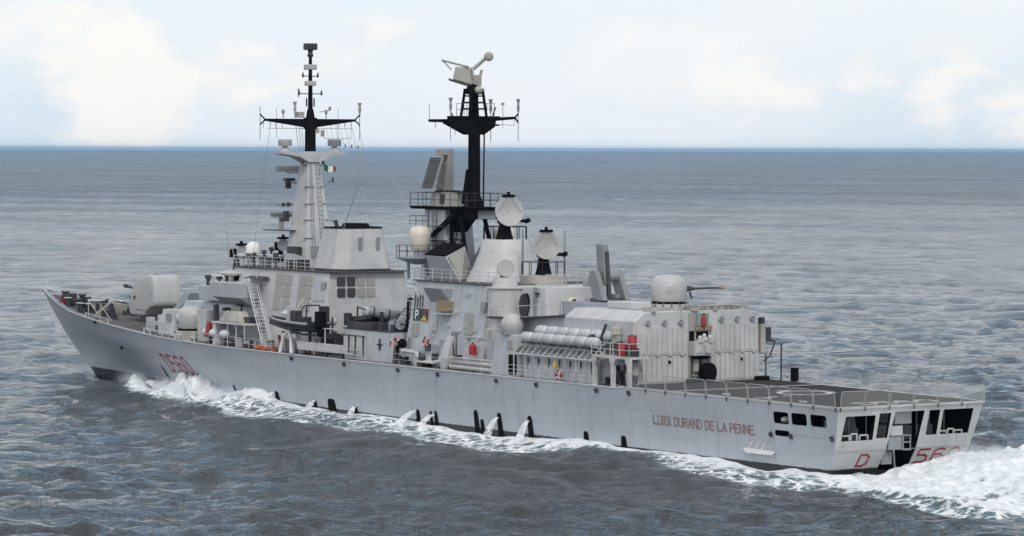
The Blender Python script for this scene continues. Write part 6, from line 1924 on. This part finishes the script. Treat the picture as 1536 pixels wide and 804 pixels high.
lane = math_n(t, 'ADD', noise_n(t, vscale(t, rp_, (1, .35, 1)), .012, 5, .6), math_n(t, 'MULTIPLY', noise_n(t, vscale(t, rp_, (1, .4, 1)), .09, 4, .6), .8))
rgh = math_n(t, 'ADD', maprange(t, rd_.outputs['Value'], 150, 1500, .04, .27, False), math_n(t, 'MULTIPLY', maprange(t, lane, .6, 1.2, -.06, .08), maprange(t, rd_.outputs['Value'], 100, 800, .15, 1.0)))
lk(t, math_n(t, 'MAXIMUM', rgh, .04), b.inputs['Roughness'])
bp = nd(t, 'ShaderNodeBump'); bp.inputs['Strength'].default_value = 1.0; bp.inputs['Distance'].default_value = 1.0
# facets of the waves too small for the mesh: unfiltered slopes, growing in where the mesh stops carrying them
fn_ = nd(t, 'ShaderNodeTexNoise'); lk(t, vscale(t, rp_, (1, .5, 1)), fn_.inputs['Vector'])
fn_.inputs['Scale'].default_value = .34; fn_.inputs['Detail'].default_value = 5; fn_.inputs['Roughness'].default_value = .62
fv = nd(t, 'ShaderNodeVectorMath', operation='SUBTRACT'); lk(t, fn_.outputs[1], fv.inputs[0]); fv.inputs[1].default_value = (.5, .5, .5)
fw_ = math_n(t, 'MULTIPLY', maprange(t, rd_.outputs['Value'], 150, 900, .3, 2.7, False), maprange(t, lane, .6, 1.2, .8, 1.25))
fs_ = nd(t, 'ShaderNodeVectorMath', operation='SCALE'); lk(t, vscale(t, fv.outputs[0], (1, 1, 0)), fs_.inputs[0]); lk(t, fw_, fs_.inputs['Scale'])
fa_ = nd(t, 'ShaderNodeVectorMath', operation='ADD'); lk(t, g.outputs['Normal'], fa_.inputs[0]); lk(t, fs_.outputs[0], fa_.inputs[1])
fz_ = nd(t, 'ShaderNodeVectorMath', operation='NORMALIZE'); lk(t, fa_.outputs[0], fz_.inputs[0])
lk(t, fz_.outputs[0], bp.inputs['Normal'])
lk(t, hh, bp.inputs['Height'])
lk(t, bp.outputs[0], b.inputs['Normal'])
dp = noise_n(t, pos, .02, 3, .5)
deep = mixc(t, maprange(t, dp, .3, .7), (0.030, 0.034, 0.035), (0.038, 0.044, 0.048))
aer = mixc(t, maprange(t, fatt, .05, .7), deep, (0.075, 0.125, 0.14))
b.inputs['IOR'].default_value = 1.333
lk(t, aer, b.inputs['Base Color'])
fb_ = nd(t, 'ShaderNodeBsdfDiffuse')
fcol = mixc(t, maprange(t, f1, .35, .65), (.60, .66, .69), (.86, .87, .88))
lk(t, fcol, fb_.inputs['Color'])
bp2 = nd(t, 'ShaderNodeBump'); bp2.inputs['Strength'].default_value = .8; bp2.inputs['Distance'].default_value = .35
lk(t, f1, bp2.inputs['Height']); lk(t, bp2.outputs[0], fb_.inputs['Normal'])
mx = nd(t, 'ShaderNodeMixShader')
lk(t, foam, mx.inputs[0]); lk(t, b.outputs[0], mx.inputs[1]); lk(t, fb_.outputs[0], mx.inputs[2])
lk(t, mx.outputs[0], t.nodes['Material Output'].inputs['Surface'])
me.materials.append(m_sea)
# ---- flying drops thrown up at the bow and under the stern
m_spray = mat('sea_spray', (.82, .84, .85), .6, var=.03)
rs = np.random.default_rng(8)
def drops(n_, fn, name):
    vs, fs = [], []
    OCT = [(1, 0, 0), (-1, 0, 0), (0, 1, 0), (0, -1, 0), (0, 0, 1), (0, 0, -1)]
    OF = [(0, 2, 4), (2, 1, 4), (1, 3, 4), (3, 0, 4), (2, 0, 5), (1, 2, 5), (3, 1, 5), (0, 3, 5)]
    for i in range(n_):
        s, y, z, r = fn()
        o = len(vs)
        for p in OCT:
            vs.append((s + p[0] * r * rs.uniform(.7, 1.3), y + p[1] * r * rs.uniform(.7, 1.3), z + p[2] * r * rs.uniform(.6, 1.4)))
        fs += [tuple(a + o for a in f_) for f_ in OF]
    mb = MB(); mb.v = vs; mb.f = fs
    o_ = mb.build(name, m_spray)
    tag(o_, kind='stuff')
    return o_
def bow_drop():
    m_, sd_, h_ = [(112.5, 3.2, 1.3), (100.5, 4.2, 2.4), (91, 4, 1.3), (136.2, 1.2, .9)][rs.choice(4, p=[.25, .5, .12, .13])]
    s = rs.normal(m_, sd_ * .8)
    side = -1 if rs.random() < .85 else 1
    qd = abs(rs.normal(0, 1.3)) + .1
    z = .1 + h_ * abs(rs.normal(0, .42)) * math.exp(-((s - m_) / sd_ / 1.4) ** 2) * math.exp(-qd / 3)
    y = side * (max(0, hull_y(min(s, 140), .3)) + qd)
    return s, y, z, .012 + .035 * rs.random() ** 2
drops(6000, bow_drop, 'bow_spray')
# ---- fine mist thrown up by the bow wave and the stern wash
def mist(name, ctr, rad, dens, scale):
    s, y, z = ctr
    o_ = MB().lathe((s, y, z), [(.02, -1), (.6, -.8), (.95, -.3), (1, 0), (.95, .3), (.6, .8), (.02, 1)], 20).build(name, m_ship, origin=ctr)
    o_.scale = rad
    m_ = bpy.data.materials.new(name); m_.use_nodes = True
    t_ = m_.node_tree; t_.nodes.remove(t_.nodes['Principled BSDF'])
    v_ = nd(t_, 'ShaderNodeVolumePrincipled'); v_.inputs['Color'].default_value = (.93, .95, .97, 1) if 'mist' in name else (.72, .68, .63, 1); v_.inputs['Anisotropy'].default_value = .2
    c_ = nd(t_, 'ShaderNodeTexCoord')
    ln = nd(t_, 'ShaderNodeVectorMath', operation='LENGTH'); lk(t_, c_.outputs['Object'], ln.inputs[0])
    gp = nd(t_, 'ShaderNodeNewGeometry')
    nz = noise_n(t_, gp.outputs['Position'], scale, 5, .62)
    body = maprange(t_, ln.outputs['Value'], .98, .15)
    dd_ = math_n(t_, 'MULTIPLY', maprange(t_, math_n(t_, 'ADD', nz, math_n(t_, 'MULTIPLY', body, .28)), .56, .86), math_n(t_, 'MULTIPLY', body, dens))
    lk(t_, dd_, v_.inputs['Density'])
    lk(t_, v_.outputs[0], t_.nodes['Material Output'].inputs['Volume'])
    o_.data.materials.clear(); o_.data.materials.append(m_)
    tag(o_, kind='stuff')
mist('bow_mist', (114.0, -5.6, .7), (5.2, 2.2, 1.7), .55, .8)
mist('bow_mist', (100.0, -8.6, .9), (7.0, 2.2, 2.0), .4, .8)
mist('bow_mist', (89.0, -8.6, .8), (6.5, 2.2, 1.7), .5, .9)
mist('bow_mist', (134.2, -1.6, 1.0), (3.4, 1.6, 2.0), .5, .8)
mist('stern_mist', (-5.0, 3.0, 1.3), (6.0, 6.0, 2.2), 1.2, .8)
mist('stern_mist', (-18.0, 1.0, 1.0), (12.0, 9.0, 1.9), .5, .5)
mist('exhaust_smoke', (38.0, 34.0, 17.0), (42, 40, 11), .006, .06)
# ---- cooling water jets
m_jet = bpy.data.materials.new('jet_water'); m_jet.use_nodes = True
t = m_jet.node_tree; b = t.nodes['Principled BSDF']
b.inputs['Base Color'].default_value = (.82, .84, .86, 1); b.inputs['Roughness'].default_value = .5
g = nd(t, 'ShaderNodeNewGeometry')
lk(t, maprange(t, noise_n(t, vscale(t, g.outputs['Position'], (3, 3, 1.5)), 1.6, 5, .65), .36, .64, .05, .8), b.inputs['Alpha'])
JET = [(82.5, 1.5, 2.0, 'first from the bow'), (74.4, 1.25, 1.1, 'second from the bow'), (67.0, 1.25, .8, 'third from the bow'), (56.6, 1.5, 2.0, 'fourth from the bow, long and low'), (53.6, 1.4, 1.8, 'fifth from the bow'), (43.7, 1.8, 1.2, 'next to last towards the stern'), (39.2, 1.85, 1.0, 'last towards the stern, falling steeply')]
for s, z0, reach, lab in JET:
    vs, fs = [], []
    y0 = -hull_y(s, z0)
    for i in range(9):
        u = i / 8
        c = Vector((s + reach * u * .12, y0 - .05 - reach * u * .95, z0 - (z0 - .05) * u ** 1.8))
        r = .06 + .40 * u ** .8
        for k in range(8):
            a = 2 * math.pi * k / 8
            vs.append(c + Vector((r * 1.2 * math.cos(a), r * .7 * math.sin(a), r * .6 * math.sin(a + .6))))
    for i in range(8):
        for k in range(8):
            fs.append((i * 8 + k, i * 8 + (k + 1) % 8, (i + 1) * 8 + (k + 1) % 8, (i + 1) * 8 + k))
    o_ = MB().add(vs, fs).build('water_jet', m_jet, smooth=True, origin=(s, y0, z0))
    tag(o_, 'white jet of water from the port hull side, ' + lab, 'water jet', 'cooling water jets along the hull')

# ================================================================ tidy the tree: warship > part > sub-part
STRUCT = {'bridge_superstructure', 'aft_superstructure', 'hangar', 'launcher_deckhouse', 'ventilation_house', 'director_deckhouse', 'radar_tower', 'forward_deckhouse', 'hull'}
def depth(o):
    d_ = 0
    while o.parent is not None: o = o.parent; d_ += 1
    return d_
def base(n_): return n_.split('.')[0]
changed = True
for o in list(ship.children_recursive):
    if depth(o) >= 2 and o.children and base(o.parent.name) in STRUCT:
        o.parent = ship
for o in list(ship.children_recursive):
    while depth(o) > 2:
        o.parent = o.parent.parent

# ================================================================ haze added to tint the far sea blue
hm = bpy.data.materials.new('haze'); hm.use_nodes = True
t = hm.node_tree; t.nodes.remove(t.nodes['Principled BSDF'])
hv = nd(t, 'ShaderNodeVolumePrincipled')
hv.inputs['Color'].default_value = (.33, .56, .82, 1)
hv.inputs['Density'].default_value = 3.6e-5
lk(t, hv.outputs[0], t.nodes['Material Output'].inputs['Volume'])
hz_ = MB().add([(x * 46000, y * 46000, z) for z in (-4.0, 35.0) for x, y in ((-1, -1), (1, -1), (1, 1), (-1, 1))], BOXF).build('haze', hm, raw=True)
tag(hz_, kind='stuff')
